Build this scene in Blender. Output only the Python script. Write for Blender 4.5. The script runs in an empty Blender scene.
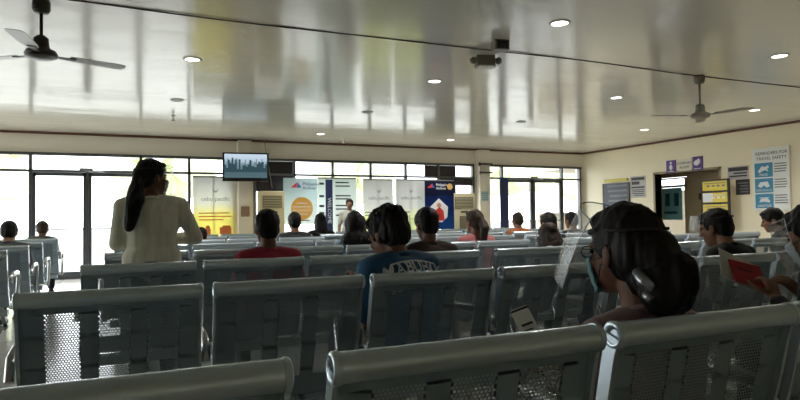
import bpy, bmesh, math, random
from mathutils import Vector, Matrix, Euler
from mathutils import noise
from math import sin, cos, pi, radians, sqrt

random.seed(7)
SC = bpy.context.scene
COL = SC.collection

# ------------------------------------------------------------------ camera
# room axes: x runs along the window wall (to the right), y runs towards the window wall, z up
def make_camera():
    pit, rol, yaw = radians(1.69), radians(-0.79), radians(24.1)
    F = Vector((0, cos(pit), sin(pit))); U0 = Vector((0, -sin(pit), cos(pit))); R0 = Vector((1, 0, 0))
    R = R0 * cos(rol) + U0 * sin(rol); U = U0 * cos(rol) - R0 * sin(rol)
    M = Matrix((R, U, -F)).transposed()
    M = Matrix.Rotation(-yaw, 3, 'Z') @ M
    cd = bpy.data.cameras.new('camera'); cam = bpy.data.objects.new('camera', cd); COL.objects.link(cam)
    cam.matrix_world = Matrix.Translation((0, 0, 1.10)) @ M.to_4x4()
    cd.sensor_width = 36; cd.lens = 27.0; cd.clip_start = 0.02; cd.clip_end = 300
    SC.camera = cam
make_camera()

# ------------------------------------------------------------------ sky, sun, exposure
W = bpy.data.worlds.new('sky'); SC.world = W; W.use_nodes = True
bg = W.node_tree.nodes['Background']; bg.inputs[0].default_value = (0.93, 0.97, 1.0, 1); bg.inputs[1].default_value = 5.0
sd = bpy.data.lights.new('sun', 'SUN'); sd.energy = 2.5; sd.angle = radians(20); sd.color = (1, .97, .9)
so = bpy.data.objects.new('sun', sd); so.rotation_euler = (radians(35), 0, radians(200)); so.location = (0, 30, 20); COL.objects.link(so)
SC.view_settings.view_transform = 'Standard'; SC.view_settings.look = 'None'
SC.view_settings.exposure = 0.6; SC.view_settings.gamma = 1.0; SC.view_settings.use_curve_mapping = False
SC.cycles.use_denoising = True
SC.cycles.max_bounces = 10; SC.cycles.diffuse_bounces = 5; SC.cycles.glossy_bounces = 4; SC.cycles.transparent_max_bounces = 16
SC.cycles.caustics_reflective = False; SC.cycles.caustics_refractive = False

# ------------------------------------------------------------------ materials
def lin(c):
    return tuple(((x / 255 + .055) / 1.055) ** 2.4 if x > 10 else x / 255 / 12.92 for x in c) + (1,)

def mat(name, rgb, rough=.5, metal=0., spec=.5, bump=None, noise=None, emit=0., sheen=0., coat=0.):
    m = bpy.data.materials.new(name); m.use_nodes = True
    nt = m.node_tree; b = nt.nodes['Principled BSDF']
    c = lin(rgb); b.inputs['Base Color'].default_value = c
    b.inputs['Roughness'].default_value = rough; b.inputs['Metallic'].default_value = metal
    b.inputs['Specular IOR Level'].default_value = spec
    if sheen: b.inputs['Sheen Weight'].default_value = sheen
    if coat: b.inputs['Coat Weight'].default_value = coat; b.inputs['Coat Roughness'].default_value = .08
    if emit:
        b.inputs['Emission Color'].default_value = c; b.inputs['Emission Strength'].default_value = emit
    if noise or bump:
        tc = nt.nodes.new('ShaderNodeTexCoord')
    if noise:                       # (scale xyz, amount)
        mp = nt.nodes.new('ShaderNodeMapping'); mp.inputs['Scale'].default_value = noise[0]
        n = nt.nodes.new('ShaderNodeTexNoise'); n.inputs['Scale'].default_value = 1; n.inputs['Detail'].default_value = 4
        nt.links.new(tc.outputs['Object'], mp.inputs[0]); nt.links.new(mp.outputs[0], n.inputs['Vector'])
        mx = nt.nodes.new('ShaderNodeMix'); mx.data_type = 'RGBA'
        mx.inputs[6].default_value = tuple(x * (1 - noise[1]) for x in c[:3]) + (1,)
        mx.inputs[7].default_value = tuple(min(1, x * (1 + noise[1])) for x in c[:3]) + (1,)
        nt.links.new(n.outputs['Fac'], mx.inputs[0]); nt.links.new(mx.outputs[2], b.inputs['Base Color'])
    if bump:                        # (scale xyz, strength, distance)
        mp2 = nt.nodes.new('ShaderNodeMapping'); mp2.inputs['Scale'].default_value = bump[0]
        n2 = nt.nodes.new('ShaderNodeTexNoise'); n2.inputs['Scale'].default_value = 1; n2.inputs['Detail'].default_value = 3
        nt.links.new(tc.outputs['Object'], mp2.inputs[0]); nt.links.new(mp2.outputs[0], n2.inputs['Vector'])
        bp = nt.nodes.new('ShaderNodeBump'); bp.inputs['Strength'].default_value = bump[1]; bp.inputs['Distance'].default_value = bump[2]
        nt.links.new(n2.outputs['Fac'], bp.inputs['Height']); nt.links.new(bp.outputs[0], b.inputs['Normal'])
    return m

def clear_mat(name, tint=(1, 1, 1), gloss=.08, rough=.02, haze=0.):
    m = bpy.data.materials.new(name); m.use_nodes = True; nt = m.node_tree
    nt.nodes.remove(nt.nodes['Principled BSDF']); out = nt.nodes['Material Output']
    t = nt.nodes.new('ShaderNodeBsdfTransparent'); t.inputs[0].default_value = tint + (1,)
    g = nt.nodes.new('ShaderNodeBsdfGlossy'); g.inputs['Roughness'].default_value = rough
    fr = nt.nodes.new('ShaderNodeLayerWeight'); fr.inputs[0].default_value = .25
    mr = nt.nodes.new('ShaderNodeMath'); mr.operation = 'MULTIPLY_ADD'; mr.inputs[1].default_value = .5; mr.inputs[2].default_value = gloss
    nt.links.new(fr.outputs['Facing'], mr.inputs[0])
    mx = nt.nodes.new('ShaderNodeMixShader'); nt.links.new(mr.outputs[0], mx.inputs[0])
    nt.links.new(t.outputs[0], mx.inputs[1]); nt.links.new(g.outputs[0], mx.inputs[2])
    last = mx
    if haze:
        d = nt.nodes.new('ShaderNodeBsdfTranslucent'); d2 = nt.nodes.new('ShaderNodeBsdfDiffuse')
        a = nt.nodes.new('ShaderNodeMixShader'); a.inputs[0].default_value = .5
        nt.links.new(d.outputs[0], a.inputs[1]); nt.links.new(d2.outputs[0], a.inputs[2])
        m2 = nt.nodes.new('ShaderNodeMixShader'); m2.inputs[0].default_value = haze
        nt.links.new(mx.outputs[0], m2.inputs[1]); nt.links.new(a.outputs[0], m2.inputs[2]); last = m2
    nt.links.new(last.outputs[0], out.inputs[0])
    return m

def sheet_mat(name, stops, trans=.55, axis='Z', wob=0.):
    """printed fabric / vinyl that lets window light through; stops = printed colours along one axis"""
    m = bpy.data.materials.new(name); m.use_nodes = True; nt = m.node_tree
    nt.nodes.remove(nt.nodes['Principled BSDF']); out = nt.nodes['Material Output']
    tc = nt.nodes.new('ShaderNodeTexCoord'); sp = nt.nodes.new('ShaderNodeSeparateXYZ'); nt.links.new(tc.outputs['Generated'], sp.inputs[0])
    r = nt.nodes.new('ShaderNodeValToRGB')
    while len(r.color_ramp.elements) < len(stops): r.color_ramp.elements.new(.5)
    for e, (p, c) in zip(r.color_ramp.elements, stops): e.position = p; e.color = lin(c)
    src = sp.outputs[axis]
    if wob:
        n = nt.nodes.new('ShaderNodeTexNoise'); n.inputs['Scale'].default_value = 2.2; nt.links.new(tc.outputs['Generated'], n.inputs['Vector'])
        ma = nt.nodes.new('ShaderNodeMath'); ma.operation = 'MULTIPLY_ADD'; ma.inputs[1].default_value = wob
        nt.links.new(n.outputs['Fac'], ma.inputs[0]); nt.links.new(sp.outputs[axis], ma.inputs[2]); src = ma.outputs[0]
    nt.links.new(src, r.inputs[0])
    d = nt.nodes.new('ShaderNodeBsdfDiffuse'); t = nt.nodes.new('ShaderNodeBsdfTranslucent'); mx = nt.nodes.new('ShaderNodeMixShader')
    nt.links.new(r.outputs[0], d.inputs[0]); nt.links.new(r.outputs[0], t.inputs[0]); mx.inputs[0].default_value = trans
    nt.links.new(d.outputs[0], mx.inputs[1]); nt.links.new(t.outputs[0], mx.inputs[2]); nt.links.new(mx.outputs[0], out.inputs[0])
    return m

M = {}
M['ceiling'] = mat('ceiling_gloss_paint', (226, 223, 210), rough=.15, spec=.6, bump=((.6, 2.0, 1), .42, .022), noise=((.5, 1.2, 1), .05))
M['wall'] = mat('cream_wall_paint', (240, 230, 204), rough=.6, noise=((1.5, 1.5, 1.5), .04))
M['band'] = mat('beige_wall_paint', (230, 221, 207), rough=.6, noise=((1.5, 1.5, 1.5), .04))
M['brown_trim'] = mat('red_brown_trim', (96, 58, 44), rough=.4)
M['seam'] = mat('seam_grey', (96, 94, 88), rough=.5)
M['frame'] = mat('dark_aluminium', (92, 94, 98), rough=.35, metal=.5)
M['alu'] = mat('brushed_aluminium', (165, 168, 172), rough=.3, metal=.9)
M['glass'] = clear_mat('window_glass', (.97, .98, .98), gloss=.03)
M['tint'] = mat('dark_tinted_glass', (46, 42, 48), rough=.12, spec=.6, noise=((2, 2, 2), .3))
M['floor'] = mat('floor_tile', (196, 194, 186), rough=.16, spec=.6)
M['outside'] = mat('bright_concrete', (150, 149, 144), rough=.8, noise=((.3, .3, .3), .08))
M['steel'] = mat('grey_painted_steel', (192, 208, 214), rough=.28, metal=.45, noise=((9, 9, 9), .05))
M['rail'] = mat('light_grey_metal', (212, 226, 236), rough=.22, metal=.6)
M['perf'] = mat('grey_perforated_steel', (150, 168, 180), rough=.40, metal=.25, noise=((7, 7, 7), .07))
M['chrome'] = mat('polished_steel', (190, 192, 194), rough=.14, metal=1.)
M['black'] = mat('black_plastic', (22, 22, 24), rough=.35)
M['white'] = mat('white_plastic', (222, 221, 214), rough=.4)
M['cream'] = mat('cream_plastic', (205, 192, 150), rough=.4)
M['fan_dark'] = mat('dark_brown_enamel', (52, 44, 38), rough=.35)
M['fan_grey'] = mat('grey_enamel', (120, 116, 104), rough=.4)
M['skin'] = mat('skin', (150, 108, 84), rough=.5, spec=.3, noise=((20, 20, 20), .06))
M['skin_dark'] = mat('skin_tan', (120, 84, 66), rough=.5, spec=.3, noise=((20, 20, 20), .06))
M['hair'] = mat('black_hair', (22, 18, 17), rough=.55, spec=.28, bump=((90, 90, 10), .6, .004))
M['hair_brown'] = mat('brown_hair', (62, 48, 38), rough=.55, spec=.3, bump=((60, 60, 8), .5, .004))
M['eye'] = mat('eye_dark', (30, 22, 18), rough=.15)
M['lamp'] = mat('lamp_glow', (255, 250, 235), emit=6.)
M['lamp_off'] = mat('lamp_diffuser', (150, 148, 138), rough=.4)
M['paper'] = mat('white_paper', (226, 226, 222), rough=.7)
M['visor'] = clear_mat('clear_visor', (.97, .98, .98), gloss=.0, rough=.25, haze=.10)
M['ink'] = mat('dark_ink', (50, 52, 58), rough=.6)
M['grey_ink'] = mat('grey_ink', (120, 122, 126), rough=.6)
M['white_ink'] = mat('white_ink', (225, 228, 232), rough=.6)

# ------------------------------------------------------------------ mesh helpers
class MB:
    def __init__(s): s.v = []; s.f = []; s.mi = []; s.cur = 0
    def add(s, vs, fs):
        o = len(s.v); s.v += [tuple(v) for v in vs]
        for f in fs: s.f.append(tuple(i + o for i in f)); s.mi.append(s.cur)
        return s
    def box(s, c, d, rot=None):
        x, y, z = d[0] / 2, d[1] / 2, d[2] / 2
        vs = [Vector(p) for p in ((-x, -y, -z), (x, -y, -z), (x, y, -z), (-x, y, -z), (-x, -y, z), (x, -y, z), (x, y, z), (-x, y, z))]
        if rot is not None: vs = [rot @ v for v in vs]
        c = Vector(c)
        return s.add([v + c for v in vs], [(0, 3, 2, 1), (4, 5, 6, 7), (0, 1, 5, 4), (1, 2, 6, 5), (2, 3, 7, 6), (3, 0, 4, 7)])
    def b2(s, a, b):
        return s.box([(p + q) / 2 for p, q in zip(a, b)], [abs(q - p) for p, q in zip(a, b)])
    def tube(s, pts, r, n=10, cap=True, sx=1., up=None):
        pts = [Vector(p) for p in pts]; rs = r if isinstance(r, (list, tuple)) else [r] * len(pts)
        rings = []; prev = None
        for i, p in enumerate(pts):
            t = (pts[min(i + 1, len(pts) - 1)] - pts[max(i - 1, 0)]).normalized()
            a = prev if prev is not None else (Vector(up) if up else (Vector((0, 0, 1)) if abs(t.z) < .9 else Vector((1, 0, 0))))
            a = (a - t * a.dot(t)).normalized(); b = t.cross(a); prev = a
            rings.append([p + (a * cos(2 * pi * k / n) + b * sin(2 * pi * k / n) * sx) * rs[i] for k in range(n)])
        vs = [v for g in rings for v in g]; fs = []
        for i in range(len(rings) - 1):
            for k in range(n):
                a0 = i * n + k; a1 = i * n + (k + 1) % n; fs.append((a0, a1, a1 + n, a0 + n))
        if cap: fs.append(tuple(range(n - 1, -1, -1))); fs.append(tuple((len(rings) - 1) * n + k for k in range(n)))
        return s.add(vs, fs)
    def lathe(s, prof, c=(0, 0, 0), n=20, rot=None):
        vs = []; fs = []; m = len(prof)
        for k in range(n):
            a = 2 * pi * k / n
            for r, z in prof:
                v = Vector((r * cos(a), r * sin(a), z)); v = rot @ v if rot is not None else v
                vs.append(v + Vector(c))
        for k in range(n):
            for i in range(m - 1):
                a0 = k * m + i; b0 = ((k + 1) % n) * m + i; fs.append((a0, b0, b0 + 1, a0 + 1))
        return s.add(vs, fs)
    def prism(s, outline, d0, d1, fn):
        """outline 2D points; fn(a,b,d)->xyz"""
        n = len(outline); vs = [fn(a, b, d0) for a, b in outline] + [fn(a, b, d1) for a, b in outline]
        fs = [tuple(range(n - 1, -1, -1)), tuple(range(n, 2 * n))] + [(i, (i + 1) % n, n + (i + 1) % n, n + i) for i in range(n)]
        return s.add(vs, fs)
    def ell(s, c, r, rot=None, nu=14, nv=9):
        vs = []; fs = []; c = Vector(c)
        vs.append(Vector((0, 0, r[2])))
        for j in range(1, nv):
            th = pi * j / nv
            for k in range(nu):
                a = 2 * pi * k / nu; vs.append(Vector((r[0] * sin(th) * cos(a), r[1] * sin(th) * sin(a), r[2] * cos(th))))
        vs.append(Vector((0, 0, -r[2]))); L = len(vs) - 1
        for k in range(nu): fs.append((0, 1 + k, 1 + (k + 1) % nu))
        for j in range(nv - 2):
            for k in range(nu):
                a0 = 1 + j * nu + k; a1 = 1 + j * nu + (k + 1) % nu; fs.append((a0, a0 + nu, a1 + nu, a1))
        for k in range(nu): fs.append((L, L - nu + (k + 1) % nu, L - nu + k))
        return s.add([(rot @ v if rot is not None else v) + c for v in vs], fs)
    def cone(s, a, b, ra, rb, n=12):
        """round cone: capsule with two radii"""
        a = Vector(a); b = Vector(b); t = (b - a); L = t.length; t = t.normalized() if L > 1e-6 else Vector((0, 0, 1))
        pts = []; rs = []
        for k in (-85, -60, -30, 0): q = radians(k); pts.append(a + t * ra * sin(q)); rs.append(ra * cos(q))
        for k in (0, 30, 60, 85): q = radians(k); pts.append(b + t * rb * sin(q)); rs.append(rb * cos(q))
        return s.tube(pts, rs, n=n)
    def mesh(s, name, mats, smooth=True):
        me = bpy.data.meshes.new(name); me.from_pydata(s.v, [], s.f)
        for m in (mats if isinstance(mats, (list, tuple)) else [mats]): me.materials.append(m)
        me.polygons.foreach_set('material_index', s.mi)
        if smooth: me.polygons.foreach_set('use_smooth', [True] * len(me.polygons))
        me.update(); return me
    def build(s, name, mats, parent=None, smooth=False):
        o = bpy.data.objects.new(name, s.mesh(name, mats, smooth)); COL.objects.link(o)
        if parent: o.parent = parent
        return o

def obj(name, me, parent=None):
    o = bpy.data.objects.new(name, me); COL.objects.link(o)
    if parent: o.parent = parent
    return o
def tag(o, label=None, cat=None, group=None, kind=None):
    if label: o['label'] = label
    if cat: o['category'] = cat
    if group: o['group'] = group
    if kind: o['kind'] = kind
    return o
def thing(name, label, cat, loc=(0, 0, 0), rz=0., group=None):
    o = bpy.data.objects.new(name, None); o.empty_display_size = .1; COL.objects.link(o)
    o.location = loc; o.rotation_euler = (0, 0, rz); return tag(o, label, cat, group)
def struct(name, mb, m, parent=None, smooth=False):
    o = mb.build(name, m, parent, smooth)
    if not parent: o['kind'] = 'structure'
    return o
def copy_tree(o, parent=None):
    c = o.copy(); COL.objects.link(c)
    if parent: c.parent = parent
    for ch in list(o.children): copy_tree(ch, c)
    return c
def sharp(o, ang=40):
    o.data.polygons.foreach_set('use_smooth', [True] * len(o.data.polygons)); o.data.set_sharp_from_angle(angle=radians(ang)); return o
def blob(name, mb, m, parent, voxel=.01, smooth=3, extra=None):
    """fuse all the overlapping shapes of mb into one continuous smooth surface"""
    me = mb.mesh(name + '_raw', m); t = bpy.data.objects.new('t', me); COL.objects.link(t)
    r = t.modifiers.new('r', 'REMESH'); r.mode = 'VOXEL'; r.voxel_size = voxel; r.use_smooth_shade = True
    if smooth:
        q = t.modifiers.new('s', 'SMOOTH'); q.factor = .5; q.iterations = smooth
    dg = bpy.context.evaluated_depsgraph_get(); ev = t.evaluated_get(dg); out = bpy.data.meshes.new_from_object(ev)
    bpy.data.objects.remove(t); bpy.data.meshes.remove(me); out.name = name
    if extra:                                   # finer pieces (fingers) joined to the same mesh
        bm = bmesh.new(); bm.from_mesh(out); e = extra.mesh('e', m); bm.from_mesh(e); bm.to_mesh(out); bm.free(); bpy.data.meshes.remove(e)
    out.polygons.foreach_set('use_smooth', [True] * len(out.polygons))
    out.materials.clear(); out.materials.append(m)
    return obj(name, out, parent)
def lettering(body, size, m, parent, mtx, align='CENTER', depth=.001, name='lettering', shear=0., bold=0.):
    cu = bpy.data.curves.new('t', 'FONT'); cu.body = body; cu.size = size; cu.align_x = align; cu.align_y = 'CENTER'; cu.extrude = depth
    cu.shear = shear; cu.offset = bold; cu.resolution_u = 2
    t = bpy.data.objects.new('t', cu); COL.objects.link(t); dg = bpy.context.evaluated_depsgraph_get()
    me = bpy.data.meshes.new_from_object(t.evaluated_get(dg)); bpy.data.objects.remove(t); bpy.data.curves.remove(cu)
    me.materials.clear(); me.materials.append(m); me.transform(mtx); me.name = name
    return obj(name, me, parent)
# text facing -y (reads from the camera side) / text facing -x (on the right wall)
def face_front(x, y, z): return Matrix.Translation((x, y, z)) @ Matrix.Rotation(pi / 2, 4, 'X')
def face_left(x, y, z): return Matrix.Translation((x, y, z)) @ Matrix.Rotation(-pi / 2, 4, 'Z') @ Matrix.Rotation(pi / 2, 4, 'X')

# ------------------------------------------------------------------ room shell
CZ = 2.85            # ceiling height
BV = 13.30           # window wall
RU = 11.60           # right wall
LU, NV = -8.0, -4.0  # left wall, wall behind
struct('floor', MB().b2((LU - .2, NV - .2, -.1), (RU + .2, BV + .12, 0)), M['floor'])
# floor tiles: joints in the material
def tile_floor():
    nt = M['floor'].node_tree; b = nt.nodes['Principled BSDF']; tc = nt.nodes.new('ShaderNodeTexCoord')
    br = nt.nodes.new('ShaderNodeTexBrick'); br.offset = 0; br.inputs['Scale'].default_value = 1.0
    br.inputs['Brick Width'].default_value = .6; br.inputs['Row Height'].default_value = .6; br.inputs['Mortar Size'].default_value = .004
    br.inputs['Color1'].default_value = lin((200, 198, 190)); br.inputs['Color2'].default_value = lin((192, 190, 182)); br.inputs['Mortar'].default_value = lin((120, 118, 112))
    nt.links.new(tc.outputs['Object'], br.inputs['Vector']); nt.links.new(br.outputs['Color'], b.inputs['Base Color'])
tile_floor()
def ceiling_mesh():
    g = MB(); nx, ny = 80, 70; x0, x1, y0, y1 = LU - .1, RU + .1, NV - .1, BV + .1
    vs = []; fs = []
    for j in range(ny + 1):
        for i in range(nx + 1):
            x = x0 + (x1 - x0) * i / nx; y = y0 + (y1 - y0) * j / ny
            vs.append((x, y, CZ))
    for j in range(ny):
        for i in range(nx):
            a = j * (nx + 1) + i; fs.append((a, a + nx + 1, a + nx + 2, a + 1))
    g.add(vs, fs); g.b2((x0, y0, CZ + .05), (x1, y1, CZ + .2)); return g
struct('ceiling', ceiling_mesh(), M['ceiling'])
T0, T1 = 2.10, 2.42   # transom, window head
wb = MB()
wb.b2((LU - .2, BV, T1 + .03), (RU + .2, BV + .2, CZ + .05))
for a, b in ((1.98, 2.44), (8.03, 8.40)): wb.b2((a, BV, 0), (b, BV + .2, T1 + .03))
wb.b2((11.52, BV, 0), (RU + .2, BV + .2, T1 + .05)); wb.b2((LU - .2, BV, 0), (LU + .4, BV + .2, T1 + .05))
wb.b2((LU - .2, BV, -.1), (RU + .2, BV + .2, .04))
struct('wall_back', wb, M['band'])
wr = MB(); D0, D1, DH = 9.01, 10.75, 2.06
wr.b2((RU, NV - .2, 0), (RU + .2, D0, CZ + .05)); wr.b2((RU, D1, 0), (RU + .2, BV + .2, CZ + .05)); wr.b2((RU, D0, DH), (RU + .2, D1, CZ + .05))
struct('wall_right', wr, M['wall'])
wl = MB()
wl.b2((LU - .2, NV - .2, 0), (LU, BV + .2, .06)); wl.b2((LU - .2, NV - .2, 2.42), (LU, BV + .2, CZ + .05))
wl.b2((LU - .2, NV - .2, 0), (LU, 4.2, 2.42))
for k in (2, 3, 4): y = NV - .2 + k * 4.2; wl.b2((LU - .2, y, 0), (LU, y + .5, 2.42))
struct('wall_left', wl, M['wall'])
struct('wall_near', MB().b2((LU - .2, NV - .2, 0), (RU + .2, NV, CZ + .05)), M['wall'])
struct('trim_1', MB().b2((LU, BV - .035, CZ - .045), (RU, BV, CZ)), M['brown_trim'])
struct('trim_2', MB().b2((RU - .035, NV, CZ - .045), (RU, BV, CZ)), M['brown_trim'])
sm = MB(); pts = []
for i in range(60):
    x = LU + (RU - LU) * i / 59; pts.append((x, 5.32 + .03 * sin(x * 1.1), CZ - .006 - .004 * sin(x * 2.3)))
sm.tube(pts, .007, n=6); struct('trim_3', sm, M['seam'], smooth=True)

# columns on the window wall
cm = MB(); cm.b2((2.08, BV - .22, 0), (2.36, BV, CZ - .045)); struct('trim_4', cm, M['band'])
cm = MB(); cm.b2((8.09, BV - .22, 0), (8.39, BV, CZ - .045)); struct('trim_5', cm, M['band'])

# glazing
def glazing(n, u0, u1, mull, transom=True, rails=(), dark=()):
    f = MB(); y0, y1 = BV - .05, BV + .05
    f.b2((u0, y0, T1 - .025), (u1, y1, T1 + .03)); f.b2((u0, y0, 0), (u1, y1, .07)); f.b2((u0, y0, T0 - .025), (u1, y1, T0 + .02))
    for m in mull: f.b2((m - .028, y0, 0), (m + .028, y1, T1))
    w = struct('window_%d' % n, f, M['frame'])
    g = MB(); g.b2((u0, BV - .003, .05), (u1, BV + .003, T1)); g.build('panes', M['glass'], w)
    if dark:
        d = MB()
        for a, b, z0, z1 in dark: d.b2((a, BV - .02, z0), (b, BV - .008, z1))
        tag(d.build('tinted_panes', M['tint'], w), 'dark tinted panes')
    return w
glazing(1, LU + .4, 1.98, [-7.56, -6.6, -5.64, -4.68, -3.72, -2.74, -1.76, .17, 1.10, 1.95])
glazing(2, 2.44, 8.03, [2.46, 3.34, 4.24, 5.18, 6.10, 7.00, 8.0], dark=[(2.49, 3.31, 1.72, T1 - .03), (6.62, 7.0, T0, T1 - .03), (7.03, 7.5, 1.5, T1 - .03), (7.5, 7.97, 1.9, T0 - .02)])
glazing(3, 8.40, 11.52, [8.43, 8.88, 10.84, 11.47])
def door(n, a, b, label):
    """a pair of glazed leaves meeting in the middle"""
    m = (a + b) / 2; f = MB(); f.b2((m - .02, BV - .045, 0), (m + .02, BV + .045, T0))
    d = struct('door_%d' % n, f, M['frame'])
    for p, q in ((a + .03, m - .022), (m + .022, b - .03)):
        l = MB(); y0, y1 = BV - .03, BV + .03
        l.b2((p, y0, .02), (p + .055, y1, T0 - .03)); l.b2((q - .055, y0, .02), (q, y1, T0 - .03))
        l.b2((p, y0, T0 - .10), (q, y1, T0 - .03)); l.b2((p, y0, .02), (q, y1, .14))
        o = l.build('leaf', M['frame'], d)
        h = MB(); h.tube([(p + .05, BV - .07, .97), (q - .05, BV - .07, .97)], .014, n=8)
        h.tube([(p + .06, BV - .07, .97), (p + .06, BV - .02, .97)], .01, n=6); h.tube([(q - .06, BV - .07, .97), (q - .06, BV - .02, .97)], .01, n=6)
        h.build('push_bar', M['alu'], o, True)
    c = MB(); c.b2((m - .13, BV - .13, T0 - .01), (m + .10, BV - .05, T0 + .055)); c.tube([(m, BV - .1, T0 - .01), (m + .18, BV - .2, T0 - .015), (m + .3, BV - .07, T0 - .02)], .012, n=6)
    c.build('door_closer', M['alu'], d)
door(1, -1.76, .17, ''); door(2, 8.88, 10.84, '')
# the side windows of the left wall (outside the picture, they light the room)
wf = MB()
for k in (2, 3):
    y0 = NV + .3 + k * 4.2; y1 = y0 + 3.7
    wf.b2((LU - .12, y0, .06), (LU - .06, y1, .11)); wf.b2((LU - .12, y0, 2.37), (LU - .06, y1, 2.42)); wf.b2((LU - .12, y0, 2.08), (LU - .06, y1, 2.12))
    for q in (y0, y0 + .93, y0 + 1.86, y0 + 2.79, y1 - .05): wf.b2((LU - .12, q, .06), (LU - .06, q + .05, 2.42))
w4 = struct('window_4', wf, M['frame']); MB().b2((LU - .095, 4.2, .08), (LU - .088, BV - .3, 2.40)).build('panes', M['glass'], w4)

# the opening in the right wall and the brown recess behind it
M['brown'] = mat('brown_partition_paint', (156, 140, 112), rough=.5, noise=((2, 2, 2), .06))
M['teal_glass'] = mat('teal_poster', (126, 196, 212), rough=.3)
rc = MB(); RB = RU + 1.1
rc.b2((RU + .2, D0 - .9, 0), (RB + .1, D0 - .8, DH + .2)); rc.b2((RU + .2, D1 + 1.4, 0), (RB + .1, D1 + 1.5, DH + .2))
rc.b2((RB, D0 - .8, 0), (RB + .1, D1 + .02, DH + .2)); rc.b2((RB, D1 + .95, 0), (RB + .1, D1 + 1.5, DH + .2))
rc.b2((RU + .2, D0 - .9, DH + .2), (RB + .1, D1 + 1.5, DH + .25)); rc.b2((RU + .2, D0 - .9, -.1), (RB + .1, D1 + 1.5, 0)); rc.b2((RB, D1, DH - .02), (RB + .1, D1 + 1., DH + .2))
struct('wall_recess', rc, M['brown'])
jm = MB(); jm.b2((RU - .015, D0 - .05, 0), (RU + .22, D0, DH + .05)); jm.b2((RU - .015, D1, 0), (RU + .22, D1 + .05, DH + .05)); jm.b2((RU - .015, D0 - .05, DH), (RU + .22, D1 + .05, DH + .05))
struct('trim_6', jm, M['brown'])
dr = MB(); y0, y1 = D1 + .03, D1 + .94
dr.b2((RB + .02, y0, 0), (RB + .06, y0 + .09, DH - .03)); dr.b2((RB + .02, y1 - .09, 0), (RB + .06, y1, DH - .03)); dr.b2((RB + .02, y0, DH - .28), (RB + .06, y1, DH - .22)); dr.b2((RB + .02, y0, DH - .07), (RB + .06, y1, DH - .03)); dr.b2((RB + .02, y0, 0), (RB + .06, y1, .25))
d3 = struct('door_3', dr, M['brown']); MB().b2((RB + .035, y0, .25), (RB + .045, y1, DH - .03)).build('panes', M['glass'], d3)
sw = MB().b2((RU + 1.075, 10.32, 1.44), (RU + 1.1, 10.42, 1.60)).build('light_switch', M['black']); tag(sw, 'black wall switch plate on the brown recess wall', 'switch')

# outside
struct('ground', MB().b2((-70, BV + .2, -.25), (90, 120, -.12)), M['outside'])
struct('ground_side', MB().b2((-70, -30, -.25), (LU - .2, BV + .2, -.12)), M['outside'])
M['leaf'] = mat('pale_leaves', (214, 220, 178), rough=.7, noise=((2, 2, 2), .3))
M['bark'] = mat('bark', (205, 196, 184), rough=.8)
def tree(x, y, h, r, label):
    t = thing('tree', label, 'tree', (x, y, -.12), 0, 'trees outside the windows')
    MB().tube([(0, 0, 0), (.1, 0, h * .3), (0, .1, h * .6)], [.22, .16, .1], n=8).build('trunk', M['bark'], t, True)
    g = MB()
    for k in range(16):
        a = random.random() * 6.28; q = random.random() ** .5 * r * .75; z = h * (.45 + .5 * random.random())
        g.ell((q * cos(a), q * sin(a), z), (r * (.3 + .2 * random.random()),) * 2 + (r * .32,), nu=9, nv=6)
    g.build('crown', M['leaf'], t, False)
for x, y, h, r, l in ((-9, 44, 8, 4, 'pale tree far outside, left of the double glass door'), (3, 50, 9, 4.5, 'pale tree outside behind the television column'),
                      (16, 46, 8, 4, 'pale tree outside behind the two green banners'), (34, 48, 9, 4.5, 'pale tree outside the right hand glass doors'), (46, 52, 8, 4, 'pale tree outside behind the far right pane')):
    tree(x, y, h, r, l)

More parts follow.
